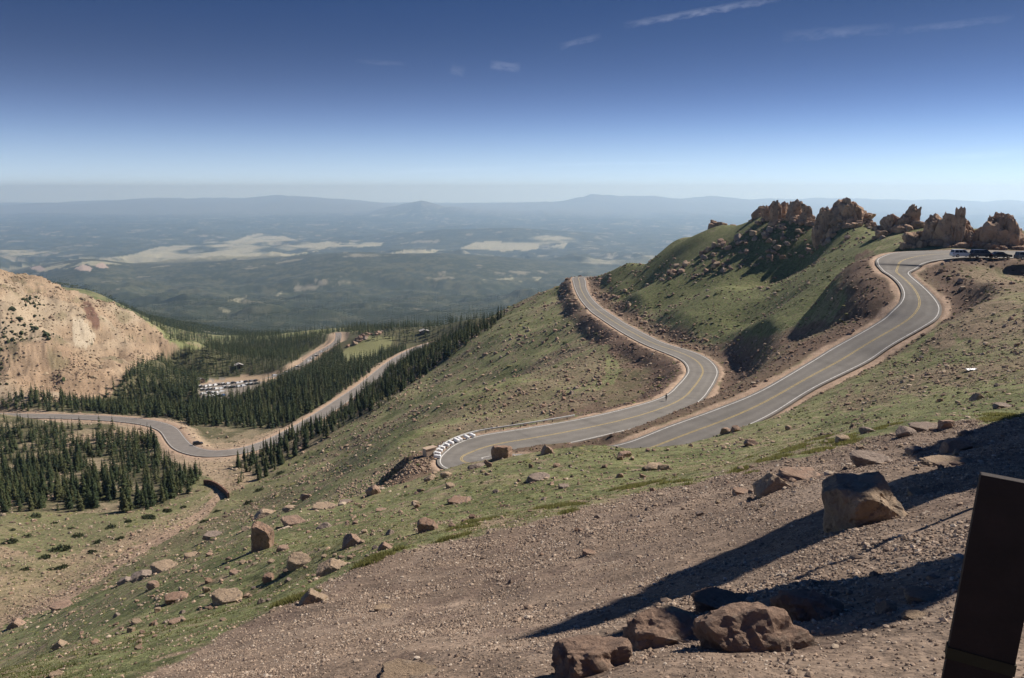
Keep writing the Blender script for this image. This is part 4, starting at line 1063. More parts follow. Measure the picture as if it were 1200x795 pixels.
cv3 = (np.concatenate([cv3[0], cv4[0]]), np.concatenate([cv3[1], cv4[1] + len(cv3[0])]), np.concatenate([cv3[2], cv4[2]]))
o = link('cushion_plants', np_mesh('cushion_plants', cv3[0], cv3[1], [M_chip], colors=cv3[2]), kind='stuff')
tag(o, 'low cushion plants and grass hummocks dotting the tundra', 'cushion plants')

# turf: short blades and taller tussocks along the gravel edge
edge_d = PYg - edge
turfw = (GRAV < 0.3) * inview * (GY < 125) * (GY > 5) * (ROADDIST > 2.5) * np.clip(GRASSY, 0.1, 1) * sstep(-0.35, 0.2, nz_m)
x1, y1, z1 = sample_grid(turfw, 32000)
tsel = inview * (GY < 75) * (edge_d > -9) * (edge_d < 3) * (fbm(GX / 2.8, GY / 2.8, 3, 190) > 0.33)
x2, y2, z2 = sample_grid(tsel.astype(float), 9000)
def blades(x, y, z, hmin, hmax, nb, spread):
    n_ = len(x)
    b = np.repeat(np.arange(n_), nb)
    hgt = RNG.uniform(hmin, hmax, n_)[b] * RNG.uniform(0.6, 1.1, n_ * nb)
    a = RNG.uniform(0, 6.28, n_ * nb)
    bx, by = x[b] + RNG.normal(0, spread, n_ * nb), y[b] + RNG.normal(0, spread, n_ * nb)
    bz = H(bx, by) - 0.01
    wd = hgt * 0.16
    ln = hgt * RNG.uniform(0.1, 0.6, n_ * nb); la = RNG.uniform(0, 6.28, n_ * nb)
    p0 = np.stack([bx - np.cos(a) * wd, by - np.sin(a) * wd, bz], 1); p1 = np.stack([bx + np.cos(a) * wd, by + np.sin(a) * wd, bz], 1)
    p2 = np.stack([bx + np.cos(la) * ln, by + np.sin(la) * ln, bz + hgt], 1)
    return np.stack([p0, p1, p2], 1).reshape(-1, 3)
b1 = blades(x1, y1, z1, 0.05, 0.13, 4, 0.10)
b2 = blades(x2, y2, z2, 0.08, 0.24, 7, 0.14)
nb1, nb2 = len(b1) // 3, len(b2) // 3
g1 = np.array([0.135, 0.145, 0.055]) * RNG.uniform(0.6, 1.35, (nb1, 1)) * np.array([1.0, 1.0, 0.9]); g2 = np.array([0.21, 0.205, 0.075]) * RNG.uniform(0.6, 1.3, (nb2, 1))
gc = np.repeat(np.concatenate([g1, g2]), 3, 0)
BVv = np.concatenate([b1, b2])
M_grass = attr_mat('grass_blades', rough=0.8, scales=((2.0, 0.2),), bump=0)
def add_translucent(m, f):
    nt = m.node_tree; b = nt.nodes['Principled BSDF']; out = nt.nodes['Material Output']
    tr = N(nt, 'ShaderNodeBsdfTranslucent'); ms = N(nt, 'ShaderNodeMixShader'); ms.inputs[0].default_value = f
    src = b.inputs['Base Color'].links[0].from_socket
    nt.links.new(src, tr.inputs['Color']); nt.links.new(b.outputs[0], ms.inputs[1]); nt.links.new(tr.outputs[0], ms.inputs[2]); nt.links.new(ms.outputs[0], out.inputs['Surface'])
add_translucent(M_grass, 0.45)
o = link('grass', np_mesh('grass', BVv, np.arange(len(BVv)).reshape(-1, 3), [M_grass], colors=gc), kind='stuff')
tag(o, 'short alpine grass and yellow green tussocks on the near slope', 'grass')

# ------------------------------------------------------------------ spruces
def tube(V, Fq, p0, p1, r0, r1, seg=6):
    p0, p1 = np.array(p0, float), np.array(p1, float)
    ax = p1 - p0; ax /= np.linalg.norm(ax)
    t = np.array([1, 0, 0]) if abs(ax[0]) < 0.8 else np.array([0, 1, 0])
    a = np.cross(ax, t); a /= np.linalg.norm(a); b = np.cross(ax, a)
    base = len(V)
    for p, r in ((p0, r0), (p1, r1)):
        for k in range(seg):
            an = 2 * math.pi * k / seg
            V.append(p + r * (math.cos(an) * a + math.sin(an) * b))
    for k in range(seg):
        Fq.append((base + k, base + (k + 1) % seg, base + seg + (k + 1) % seg, base + seg + k))

def crown_arrays(seed, tiers, per, wid=0.17, z0=0.06, sprays=1):
    """height 1; drooping boughs in whorls, each a folded spray, lengths uneven so that gaps show"""
    rg = np.random.default_rng(seed)
    V, T = [], []
    for i in range(tiers):
        f = i / (tiers - 1)
        zc = z0 + (1 - z0) * f ** 0.92 * 0.97
        R_ = wid * (1 - f) ** 0.85 * (0.75 + 0.35 * min(1, f * 6)) + 0.012
        m = max(3, int(round(per * (1 - 0.5 * f))))
        for k in range(m):
            a = 2 * math.pi * (k + rg.uniform(-0.35, 0.35)) / m + i * 1.3
            L = R_ * rg.uniform(0.6, 1.2)
            if rg.random() < 0.07: L *= 0.3
            dz = -L * rg.uniform(0.15, 0.5)
            z_ = zc + rg.uniform(-0.02, 0.02)
            c, s = math.cos(a), math.sin(a)
            hw = L * rg.uniform(0.30, 0.48) + 0.006
            b0 = len(V)
            V.append((0, 0, z_ + 0.035)); V.append((c * L, s * L, z_ + dz))
            V.append((c * L * 0.55 - s * hw, s * L * 0.55 + c * hw, z_ + dz * 0.75 - 0.015)); V.append((c * L * 0.55 + s * hw, s * L * 0.55 - c * hw, z_ + dz * 0.75 - 0.015))
            T += [(b0, b0 + 1, b0 + 2), (b0, b0 + 3, b0 + 1)]
    b0 = len(V); V += [(0, 0, 1.0), (0.012, 0, 0.93), (-0.006, 0.010, 0.93), (-0.006, -0.010, 0.93)]
    T += [(b0, b0 + 1, b0 + 2), (b0, b0 + 2, b0 + 3), (b0, b0 + 3, b0 + 1)]
    return np.array(V), np.array(T)

M_needle = [mat('spruce_needles_dark', (0.034, 0.048, 0.021), 0.85, 0.15, var=0.4, vscale=6.0), mat('spruce_needles_mid', (0.050, 0.064, 0.026), 0.85, 0.15, var=0.4, vscale=6.0),
            mat('spruce_needles_olive', (0.074, 0.080, 0.033), 0.85, 0.15, var=0.4, vscale=6.0)]
for m_ in M_needle: add_translucent(m_, 0.18)
M_bark = mat('spruce_bark', (0.13, 0.095, 0.07), 0.95, 0.1, var=0.3, vscale=8)

ST = [
 ('left', [(-60, 600), (-60, 490), (0, 492), (60, 500), (130, 502), (175, 512), (200, 545), (235, 556), (226, 577), (190, 592), (130, 607), (60, 603), (0, 600)], 235, 460, 3.6, 0.85),
 ('above', [(-60, 483), (-60, 468), (40, 463), (90, 470), (150, 484), (110, 485), (60, 483)], 440, 560, 4.2, 0.9),
 ('mid', [(100, 482), (135, 452), (150, 430), (165, 418), (240, 409), (300, 400), (385, 394), (388, 404), (365, 410), (340, 428), (312, 442), (285, 440), (262, 440), (232, 452), (232, 468), (262, 470), (300, 458), (340, 440), (372, 424), (398, 402), (404, 425), (440, 418), (474, 406), (478, 411),
          (452, 426), (428, 446), (395, 470), (365, 488), (325, 510), (300, 520), (272, 515), (240, 512), (215, 500), (185, 492), (150, 487)], 430, 1420, 4.0, 0.97),
 ('right', [(508, 405), (598, 366), (560, 396), (520, 425), (490, 446), (440, 482), (380, 514), (310, 560), (276, 568), (272, 545), (300, 533), (335, 516), (372, 496), (408, 472), (440, 449), (470, 426), (486, 415)], 285, 1100, 4.4, 0.93),
 ('far', [(120, 350), (250, 396), (390, 388), (480, 380), (600, 362), (590, 372), (520, 398), (478, 404), (440, 400), (400, 391), (300, 399), (210, 404), (150, 374)], 800, 2600, 7.5, 0.95),
 ('hill', [(-40, 355), (40, 385), (35, 440), (-40, 440)], 480, 700, 8, 0.5),
 ('hilltop', [(100, 398), (112, 385), (160, 395), (155, 412), (120, 412)], 500, 800, 8, 0.25),
]
trees = []
for (nm, pts, y0, y1, sp_, dens) in ST:
    P = np.array(pts, float)
    u0, u1 = (P[:, 0].min() - 600) / F - 0.04, (P[:, 0].max() - 600) / F + 0.04
    Y = y0
    ylist = []
    while Y < y1:
        step = max(sp_, 0.0035 * Y)
        nx = int((u1 - u0) * Y / step)
        xs = u0 * Y + (np.arange(nx) + RNG.uniform(0, 1, nx)) * step
        ys = Y + RNG.uniform(0, step, nx)
        ylist.append(np.stack([xs, ys], 1)); Y += step
    Q = np.concatenate(ylist)
    z = H(Q[:, 0], Q[:, 1])
    px, py = project(Q[:, 0], Q[:, 1], z)
    ok = poly(pts, 3.0, 12, 60, px, py) & (RNG.random(len(Q)) < dens)
    iu = np.clip(((Q[:, 0] / (Q[:, 1] + APEX) + UMAX) / (2 * UMAX) * (NU - 1)).astype(int), 0, NU - 1); iv = np.clip(np.interp(np.log(Q[:, 1] + APEX), vs, np.arange(NV)).astype(int), 0, NV - 1)
    ok &= ROADDIST[iv, iu] > 4.0
    if nm == 'left': ok &= (fbm(Q[:, 0] / 14, Q[:, 1] / 14, 3, 140) < 0.24)
    if nm == 'mid': ok &= ~lotm[iv, iu] & ~lotbank[iv, iu] & ~knoll[iv, iu] & (~yard[iv, iu])
    if nm in ('mid', 'far'): ok &= TH[iv, iu] < 0.5
    cl = fbm(Q[:, 0] / 25, Q[:, 1] / 25, 2, 77)
    for i in np.nonzero(ok)[0]:
        hgt = RNG.choice([RNG.uniform(0.75, 1.2), RNG.uniform(0.4, 0.8)], p=[0.75, 0.25]) * {'left': 7.5, 'above': 8.5, 'mid': 9.5, 'right': 7.2, 'far': 11, 'hill': 4, 'hilltop': 6}[nm] * (1 + 0.25 * cl[i])
        trees.append((hgt / Q[i, 1], hgt, Q[i, 0], Q[i, 1], z[i], nm, px[i]))
print('trees', len(trees))
# the ones that show largest, inside the frame and not hidden by the near slope
trees.sort(key=lambda t: -t[0])
TREE_LABEL = {'left': ('dark spruce in the sparse stand below the valley road at the left', 'spruces of the sparse stand below the valley road'),
              'right': ('dark spruce at the foot of the grassy hillside right of the valley road', 'spruces along the foot of the hillside'),
              'mid': ('dark spruce in the dense forest behind the valley road bend', 'spruces of the dense forest behind the bend'),
              'above': ('dark spruce behind the valley road at the left border', 'spruces behind the valley road'), 'hill': ('small dark spruce rooted on the tan scree hill', 'spruces on the tan hill'),
              'hilltop': ('small dark spruce in the gully of the tan hill', 'spruces on the tan hill'), 'far': ('distant dark spruce', 'distant spruces')}
V_, T_ = [], []
protos = []
tv, tq = [], []
tube(tv, tq, (0, 0, -0.06), (0, 0, 0.5), 0.018, 0.010); tube(tv, tq, (0, 0, 0.5), (0.002, 0, 0.96), 0.010, 0.002)
trunk_me = np_mesh('trunk', np.array(tv), np.array(tq), [M_bark])
for k in range(7):
    cv_, ct_ = crown_arrays(900 + k, 17, 9, wid=[0.16, 0.19, 0.145, 0.20, 0.17, 0.155, 0.21][k])
    protos.append(np_mesh('crown', cv_, ct_, [M_needle[k % 3]]))
def sees(x, y, z):
    t = np.linspace(0.05, 0.97, 120)
    return bool((H(x * t, y * t) < z * t).all())
pick, rest = [], []
quota = {'left': 140, 'right': 95, 'mid': 40, 'above': 10, 'hill': 0, 'hilltop': 0, 'far': 0}
for t in trees:
    if quota[t[5]] > 0 and 4 < t[6] < 1196 and sees(t[2], t[3], t[4] + t[1] * 0.7):
        quota[t[5]] -= 1; pick.append(t)
    else: rest.append(t)
for i, (_, h, x, y, z, nm, _p) in enumerate(pick):
    e = empty('spruce_tree', (x, y, z - 0.1), random.uniform(0, 6.28)); wd = random.uniform(0.85, 1.2); e.scale = (h * wd, h * wd, h); e.rotation_euler = (random.gauss(0, 0.025), random.gauss(0, 0.025), random.uniform(0, 6.28))
    tag(e, TREE_LABEL[nm][0], 'tree', TREE_LABEL[nm][1])
    a_ = bpy.data.objects.new('trunk', trunk_me); COL.objects.link(a_); a_.parent = e
    b_ = bpy.data.objects.new('crown', protos[(i * 5 + i // 7) % 7]); COL.objects.link(b_); b_.parent = e
def merge_trees(lst, tiers, per, nvar, seed):
    var = []
    for k in range(nvar):
        v, t = crown_arrays(seed + k, tiers, per, wid=[0.17, 0.20, 0.16, 0.22][k % 4])
        var.append((v, t))
    Vs, Ts, Ms, off = [], [], [], 0
    groups = [[] for _ in range(nvar)]
    for i, t in enumerate(lst): groups[i % nvar].append(t)
    for k, gl in enumerate(groups):
        if not gl: continue
        G = np.array([(t[1], t[2], t[3], t[4]) for t in gl]); v, t = var[k]
        a = RNG.uniform(0, 6.28, len(G)); wd = RNG.uniform(0.8, 1.25, len(G)) * G[:, 0]
        X = (v[None, :, 0] * np.cos(a)[:, None] - v[None, :, 1] * np.sin(a)[:, None]) * wd[:, None] + G[:, 1:2]
        Yy = (v[None, :, 0] * np.sin(a)[:, None] + v[None, :, 1] * np.cos(a)[:, None]) * wd[:, None] + G[:, 2:3]
        Z = v[None, :, 2] * G[:, 0:1] + G[:, 3:4] - 0.1
        Vs.append(np.stack([X, Yy, Z], -1).reshape(-1, 3)); Ts.append((t[None] + (np.arange(len(G)) * len(v))[:, None, None]).reshape(-1, 3) + off)
        Ms.append(np.repeat(RNG.choice(3, len(G), p=[0.34, 0.38, 0.28]), len(t))); off += len(G) * len(v)
    return np.concatenate(Vs), np.concatenate(Ts), np.concatenate(Ms)
nearr = [t for t in rest if t[3] < 620]; farr = [t for t in rest if t[3] >= 620]
a1 = merge_trees(nearr, 10, 6, 6, 950); a2 = merge_trees(farr, 7, 5, 6, 970)
# forest carpets of the far slopes: the same spruces, standing wider apart in the model where they are under two pixels
n3 = 90000
u3 = RNG.uniform(-0.70, 0.24, n3); y3 = np.exp(RNG.uniform(math.log(1500), math.log(5200), n3)); x3 = u3 * y3
k3 = (fbm(x3 / 200, y3 / 300, 4, 152) < 0.36)
x3, y3 = x3[k3], y3[k3]; z3 = H(x3, y3)
l3 = [(h_, a, b, c) for h_, a, b, c in zip(RNG.uniform(9, 17, len(x3)) * (1 + y3 / 7000), x3, y3, z3)]
l3 = [(0, *t) for t in l3]
a3 = merge_trees(l3, 3, 3, 4, 990)
FV = np.concatenate([a1[0], a2[0], a3[0]]); FT = np.concatenate([a1[1], a2[1] + len(a1[0]), a3[1] + len(a1[0]) + len(a2[0])])
o = link('spruce_forest', np_mesh('spruce_forest', FV, FT, M_needle, np.concatenate([a1[2], a2[2], a3[2]])), kind='stuff')
tag(o, 'dense dark spruce forest filling the valley and the slopes beyond', 'forest')

# low shrubs on the valley floor
M_shrub = mat('shrub_leaves', (0.052, 0.062, 0.028), 0.85, 0.15, var=0.4, vscale=5.0)
shrub_me = []
for k in range(4):
    rg = np.random.default_rng(60 + k); V, T = [], []
    for i in range(420):
        th = rg.uniform(0, 6.28); r = math.sqrt(rg.random()) ; top = 0.55 * math.sqrt(max(0.02, 1 - r * r)) * (0.7 + 0.5 * math.sin(th * 3 + k))
        c = np.array([r * math.cos(th), r * math.sin(th) * 0.7, rg.uniform(0.1, 1) * max(top, 0.12)])
        q = rg.normal(0, 0.10, (3, 3)); q[:, 2] *= 1.3
        b0 = len(V); V += list(c + q); T.append((b0, b0 + 1, b0 + 2))
    shrub_me.append(np_mesh('shrub', np.array(V) * 0.5, np.array(T), [M_shrub]))
SH = [(10, 637, 20), (31, 630, 14), (60, 668, 10), (92, 629, 16), (140, 632, 12), (70, 645, 24), (52, 655, 18), (84, 620, 9), (108, 648, 14), (63, 614, 9), (174, 608, 20), (130, 619, 16), (196, 600, 14), (150, 612, 12), (14, 622, 9), (42, 606, 16), (115, 636, 12), (72, 666, 16), (30, 668, 12), (160, 596, 12),
      (305, 575, 12), (292, 590, 14), (255, 600, 10), (215, 595, 10), (330, 555, 12), (240, 612, 12)]
for i, (px, py, w) in enumerate(SH):
    p = hit(px, py, 120, 420); s = w * pxs(p)
    o = link('shrub', shrub_me[i % 4]); o.scale = (s, s, s * 0.75); o.location = (p.x, p.y, p.z - 0.05); o.rotation_euler = (0, 0, random.uniform(0, 6.28))
    tag(o, 'low dark green shrub on the pale valley floor near the stream bed' if i < 20 else 'low dark shrub on the green bank right of the stream', 'shrub', 'shrubs on the valley floor' if i < 20 else 'shrubs on the stream bank')

# ------------------------------------------------------------------ general solid builder
class MB:
    def __init__(s): s.bm = bmesh.new()
    def box(s, c, size, rot=None, bevel=0.0):
        m = Matrix.Translation(Vector(c)) @ (rot.to_4x4() if rot else Matrix.Identity(4)) @ Matrix.Diagonal((*size, 1))
        r = bmesh.ops.create_cube(s.bm, size=1.0, matrix=m)
        if bevel:
            es = list({e for v in r['verts'] for e in v.link_edges})
            bmesh.ops.bevel(s.bm, geom=es, offset=bevel, segments=2, affect='EDGES', profile=0.6)
        return s
    def cyl(s, c, r, depth, axis='Z', seg=14, r2=None):
        rot = {'Z': Matrix.Identity(4), 'Y': Matrix.Rotation(math.pi / 2, 4, 'X'), 'X': Matrix.Rotation(math.pi / 2, 4, 'Y')}[axis]
        bmesh.ops.create_cone(s.bm, cap_ends=True, segments=seg, radius1=r, radius2=r if r2 is None else r2, depth=depth, matrix=Matrix.Translation(Vector(c)) @ rot)
        return s
    def prism(s, pts, y0, y1, ytaper=None):
        """outline in x,z swept along y; ytaper(z) narrows the width"""
        n_ = len(pts); t = ytaper or (lambda z: 1.0)
        a = [s.bm.verts.new((x, y0 * t(z), z)) for x, z in pts]; b = [s.bm.verts.new((x, y1 * t(z), z)) for x, z in pts]
        s.bm.faces.new(a); s.bm.faces.new(b[::-1])
        for i in range(n_):
            s.bm.faces.new((a[i], b[i], b[(i + 1) % n_], a[(i + 1) % n_]))
        return s
    def build(s, name, m, parent=None, smooth_=False):
        bmesh.ops.recalc_face_normals(s.bm, faces=s.bm.faces)
        me = bpy.data.meshes.new(name); s.bm.to_mesh(me); s.bm.free(); me.materials.append(m)
        if smooth_:
            for p in me.polygons: p.use_smooth = True
        return link(name, me, parent)

# ------------------------------------------------------------------ cars
def paint(name, c, rough=0.3): return mat(name, c, rough, 0.5, var=0.05)
M_glass = mat('car_glass', (0.02, 0.022, 0.025), 0.08, 0.6, var=0.0)
M_tyre = mat('tyre_rubber', (0.02, 0.02, 0.02), 0.9, 0.2); M_rim = mat('wheel_alloy', (0.45, 0.45, 0.46), 0.35, 0.5, 0.8)
M_lamp = mat('lamp_lens', (0.75, 0.76, 0.74), 0.15, 0.6); M_tail = mat('tail_lens', (0.30, 0.02, 0.02), 0.25, 0.5); M_plastic = mat('black_plastic', (0.03, 0.03, 0.03), 0.7, 0.3)
KINDS_CAR = {
 'suv': dict(L=4.7, W=1.88, belt=1.05, roof=1.75, hood=1.02, cab=(-2.25, -2.1, 0.35, 1.05), rad=0.37),
 'van': dict(L=5.0, W=1.95, belt=1.08, roof=1.82, hood=1.05, cab=(-2.42, -2.2, 0.75, 1.6), rad=0.36),
 'sedan': dict(L=4.6, W=1.80, belt=0.92, roof=1.43, hood=0.90, cab=(-1.75, -1.05, 0.35, 1.15), rad=0.33)}
def make_car(kind, pmat, loc, rz, label, group):
    k = KINDS_CAR[kind]; L, W = k['L'], k['W']; hx = L / 2; r0, r1, r2, r3 = k['cab']
    e = empty('parked_car', loc, rz)
    tag(e, label, 'car', group)
    zb = 0.28
    m = MB()
    tail = k['belt'] if kind != 'sedan' else 0.98
    m.prism([(-hx, zb + 0.1), (-hx + 0.1, zb), (hx - 0.12, zb), (hx, zb + 0.12), (hx - 0.02, 0.62), (hx - 0.12, 0.80), (r3, k['hood']), (r0 + 0.05, tail), (-hx + 0.05, tail - 0.05), (-hx - 0.0, 0.7)], -W / 2, W / 2, lambda z: 1.0 if z < 0.75 else 0.96)
    m.prism([(r0, k['belt'] - 0.08), (r3, k['belt'] - 0.1), (r2, k['roof'] - 0.04), (r2 - 0.35, k['roof']), (r1 + 0.3, k['roof']), (r1, k['roof'] - 0.05)], -W / 2, W / 2, lambda z: 0.93 - 0.17 * max(0, (z - k['belt'])) / (k['roof'] - k['belt']))
    m.build('body', pmat, e)
    def sidew(z): return W / 2 * (0.93 - 0.17 * max(0, (z - k['belt'])) / (k['roof'] - k['belt'])) + 0.012
    zl, zh = k['belt'] + 0.03, k['roof'] - 0.12
    def lerp_x(xa, xb, f): return xa + (xb - xa) * f
    for sgn in (-1, 1):
        g = bmesh.new()
        for (fa, fb) in ((0.04, 0.34), (0.37, 0.64), (0.67, 0.95)):
            xl0, xl1 = r0 + 0.1, r3 - 0.12; xh0, xh1 = r1 + 0.12, r2 - 0.05
            q = [(lerp_x(xl0, xl1, fa), zl), (lerp_x(xl0, xl1, fb), zl), (lerp_x(xh0, xh1, fb), zh), (lerp_x(xh0, xh1, fa), zh)]
            vv = [g.verts.new((x, sgn * sidew(z), z)) for x, z in q]; ww = [g.verts.new((x, sgn * (sidew(z) - 0.03), z)) for x, z in q]
            g.faces.new(vv); g.faces.new(ww[::-1])
            for i in range(4): g.faces.new((vv[i], ww[i], ww[(i + 1) % 4], vv[(i + 1) % 4]))
        mb = MB(); mb.bm.free(); mb.bm = g; mb.build('side_window', M_glass, e)
    for nm, xa, za, xb, zb_, off in (('windscreen', r3 - 0.06, k['belt'] + 0.0, r2 + 0.04, k['roof'] - 0.1, 0.03), ('rear_window', r0 + 0.04, k['belt'] + 0.05, r1 + 0.0, k['roof'] - 0.12, -0.03)):
        g = bmesh.new(); vv = []
        for dx in (off, off * -0.3):
            for (x, z) in ((xa, za), (xb, zb_)):
                for sgn in (-1, 1): vv.append(g.verts.new((x + dx, sgn * (sidew(z) - 0.09), z)))
        for f in ((0, 1, 3, 2), (4, 6, 7, 5), (0, 4, 5, 1), (2, 3, 7, 6), (0, 2, 6, 4), (1, 5, 7, 3)): g.faces.new([vv[i] for i in f])
        mb = MB(); mb.bm.free(); mb.bm = g; mb.build(nm, M_glass, e)
    for sx in (-1, 1):
        for sy in (-1, 1):
            w = MB().cyl((sx * L * 0.30, sy * (W / 2 - 0.10), k['rad']), k['rad'], 0.24, 'Y', 18).build('wheel', M_tyre, e)
            MB().cyl((sx * L * 0.30, sy * (W / 2 + 0.022), k['rad']), k['rad'] * 0.62, 0.02, 'Y', 14).build('rim', M_rim, w)
    for sy in (-1, 1):
        MB().box((hx - 0.05, sy * (W / 2 - 0.28), 0.72), (0.12, 0.36, 0.15), bevel=0.03).build('headlight', M_lamp, e)
        MB().box((-hx + 0.02, sy * (W / 2 - 0.16), 0.85), (0.08, 0.2, 0.22), bevel=0.02).build('tail_light', M_tail, e)
        MB().box((r3 - 0.25, sy * (W / 2 + 0.10), k['belt'] + 0.08), (0.12, 0.2, 0.14), bevel=0.03).build('wing_mirror', M_plastic, e)
    MB().box((hx - 0.02, 0, 0.42), (0.1, W * 0.94, 0.2), bevel=0.03).build('bumper', M_plastic, e)
    return e
P_silver = paint('silver_paint', (0.55, 0.57, 0.60)); P_dark = paint('dark_blue_paint', (0.025, 0.03, 0.045)); P_black = paint('black_paint', (0.016, 0.017, 0.02)); P_grey = paint('grey_paint', (0.12, 0.125, 0.13)); P_white = paint('white_paint', (0.75, 0.75, 0.74)); P_red = paint('red_paint', (0.28, 0.03, 0.025)); P_blue = paint('blue_paint', (0.05, 0.10, 0.22))
zc = -15.25
for px, py, kd, pm, lab in [(1127, 301.5, 'suv', P_silver, 'silver sport utility car with a dark rear, leftmost in the row under the outcrop'), (1150.5, 302.0, 'van', P_dark, 'dark blue van parked between the silver car and the black saloon'),
                            (1171.5, 302.6, 'sedan', P_black, 'black saloon car behind the dark van in the roadside row'), (1203, 304.5, 'suv', P_grey, 'dark car cut by the right border at the end of the row')]:
    p = PZ(px, py, zc + 0.05); make_car(kd, pm, Vector(p), random.uniform(-0.05, 0.05), lab, 'cars parked under the outcrops')
p = hit(232, 521.5, 300, 420); make_car('suv', P_black, p + Vector((0, 0, 0.05)), 0.5, 'single black car on the pull-out by the valley road bend', 'cars in the valley')
# the small cars of the valley car park share plain one-mesh bodies
def tiny_car(pm, van):
    m = MB()
    m.prism([(-2.2, 0.3), (2.2, 0.3), (2.25, 0.75), (1.1, 0.95), (0.5, 1.5 + 0.4 * van), (-1.6 - 0.4 * van, 1.5 + 0.4 * van), (-2.2, 0.95)], -0.9, 0.9, lambda z: 1 if z < 1 else 0.85)
    me = m.build('parked_car', pm); me.data.materials.append(M_glass)
    for p_ in me.data.polygons:
        if p_.center.z > 1.0 and abs(p_.normal.z) < 0.75: p_.material_index = 1
    for sx in (-1.35, 1.35):
        pass
    d = me.data; COL.objects.unlink(me); bpy.data.objects.remove(me)
    return d
tiny = [(tiny_car(pm, v), nm) for pm, v, nm in ((P_white, 0, 'white'), (P_white, 1, 'white'), (P_silver, 0, 'silver'), (P_grey, 0, 'grey'), (P_black, 0, 'black'), (P_red, 0, 'red'), (P_blue, 0, 'blue'))]
lots = []
for r_ in range(4):
    for c_ in range(13):
        lots.append((236 + c_ * 5.3 + r_ * 1.5 + random.uniform(-0.6, 0.6), 454.5 - c_ * 0.62 + r_ * 4.1 + random.uniform(-0.4, 0.4), r_, c_))
for px, py, r_, c_ in lots:
    if (r_ >= 2 and c_ > 4) or random.random() < 0.12: continue
    p = hit(px, py, 560, 760)
    me, nm = tiny[random.choices(range(7), [5, 4, 3, 2, 4, 0.7, 1.2])[0]]
    o = link('parked_car', me); o.location = p + Vector((0, 0, 0.15)); o.rotation_euler = (0, 0, 1.1 + random.uniform(-0.1, 0.1))
    tag(o, nm + ' car among the crowded rows of the valley car park', 'car', nm + ' cars in the valley car park')
for px, py in [(322, 441), (349, 431), (362, 424), (371, 418), (366, 421), (377, 413.5), (336, 437)]:
    p = hit(px, py, 640, 1000); o = link('parked_car', tiny[random.choice((0, 1, 2))][0]); o.location = p + Vector((0, 0, 0.15)); o.rotation_euler = (0, 0, 0.7)
    tag(o, 'pale car parked along the access road above the valley car park', 'car', 'cars along the access road')

# ------------------------------------------------------------------ huts in the forest
M_wallw = mat('weathered_boards', (0.16, 0.115, 0.085), 0.9); M_roofp = mat('pale_metal_roof', (0.45, 0.42, 0.38), 0.6, 0.4); M_dk = mat('dark_opening', (0.02, 0.02, 0.02), 0.8)
for px, py, w, rz, lab in [(280, 431, 7.5, 0.5, 'small hut with a pale roof in the clearing above the car park'), (235, 449, 6.0, 0.9, 'small hut with pale roof at the left end of the car park'), (497, 391, 10, 0.3, 'pale roofed hut far up the forest beyond the valley road')]:
    p = hit(px, py, 500, 1200)
    e = empty('forest_hut', p + Vector((0, 0, -0.3)), rz); tag(e, lab, 'hut', 'huts in the valley forest')
    MB().prism([(-w / 2, 0), (w / 2, 0), (w / 2, 3), (0, 4.6), (-w / 2, 3)], -w * 0.38, w * 0.38).build('wall', M_wallw, e)
    r_ = MB()
    for s_ in (-1, 1): r_.box((s_ * w * 0.27, 0, 3.95), (w * 0.63, w * 0.9, 0.14), Matrix.Rotation(s_ * math.atan2(1.6, w / 2), 3, 'Y'))
    r_.build('roof', M_roofp, e)
    MB().box((0, -w * 0.38 - 0.03, 1.0), (1.0, 0.08, 2.0)).build('door', M_dk, e)
    MB().box((w * 0.3, -w * 0.38 - 0.03, 1.6), (0.9, 0.08, 0.8)).build('window', M_glass, e)

# ------------------------------------------------------------------ guardrail, bales, concrete block at the hairpin
M_galv = mat('galvanised_steel', (0.30, 0.30, 0.30), 0.6, 0.4, 0.3, var=0.15); M_post = mat('rail_post', (0.16, 0.13, 0.11), 0.85)
gi = [i for i in range(SPLIT, len(MID)) if MID[i, 1] > 124 and MID[i, 0] < 17 and MID[i, 1] < 170 and i < SPLIT + 110]
un = (B - A) / np.linalg.norm(B - A, axis=1)[:, None]
gp = B[gi] + un[gi] * 1.3
# resample at even steps
seg = np.r_[0, np.cumsum(np.linalg.norm(np.diff(gp, axis=0), axis=1))]
tt = np.arange(0, seg[-1], 1.9); gp = np.stack([np.interp(tt, seg, gp[:, k]) for k in range(3)], 1)
gt = np.gradient(gp[:, :2], axis=0); gt /= np.linalg.norm(gt, axis=1)[:, None]; gn = np.stack([gt[:, 1], -gt[:, 0], 0 * gt[:, 0]], 1)
e = empty('guardrail', gp[0]); tag(e, 'galvanised guardrail curving along the outer side of the hairpin behind the white bales', 'guardrail')
prof_g = [(0.05, 0.42), (0.11, 0.49), (0.05, 0.57), (0.11, 0.66), (0.05, 0.73), (0.02, 0.73), (0.08, 0.66), (0.02, 0.57), (0.08, 0.49), (0.02, 0.42)]
gv_, gq_ = [], []
for i in range(len(gp)):
    for (o_, h_) in prof_g: gv_.append(gp[i] - gp[0] + gn[i] * o_ + [0, 0, h_])
m_ = len(prof_g)
for i in range(len(gp) - 1):
    for k in range(m_): gq_.append((i * m_ + k, i * m_ + (k + 1) % m_, (i + 1) * m_ + (k + 1) % m_, (i + 1) * m_ + k))
link('rail', np_mesh('rail', np.array(gv_), np.array(gq_), [M_galv]), e)
for i in range(0, len(gp), 2):
    q = gp[i] - gp[0]; MB().box((q[0] - gn[i][0] * 0.06, q[1] - gn[i][1] * 0.06, 0.22 + q[2]), (0.15, 0.15, 1.05)).build('post', M_post, e)
M_bale = mat('white_wrap', (0.80, 0.80, 0.80), 0.35, 0.4, var=0.06, vscale=4, bump=0.02, bscale=5)
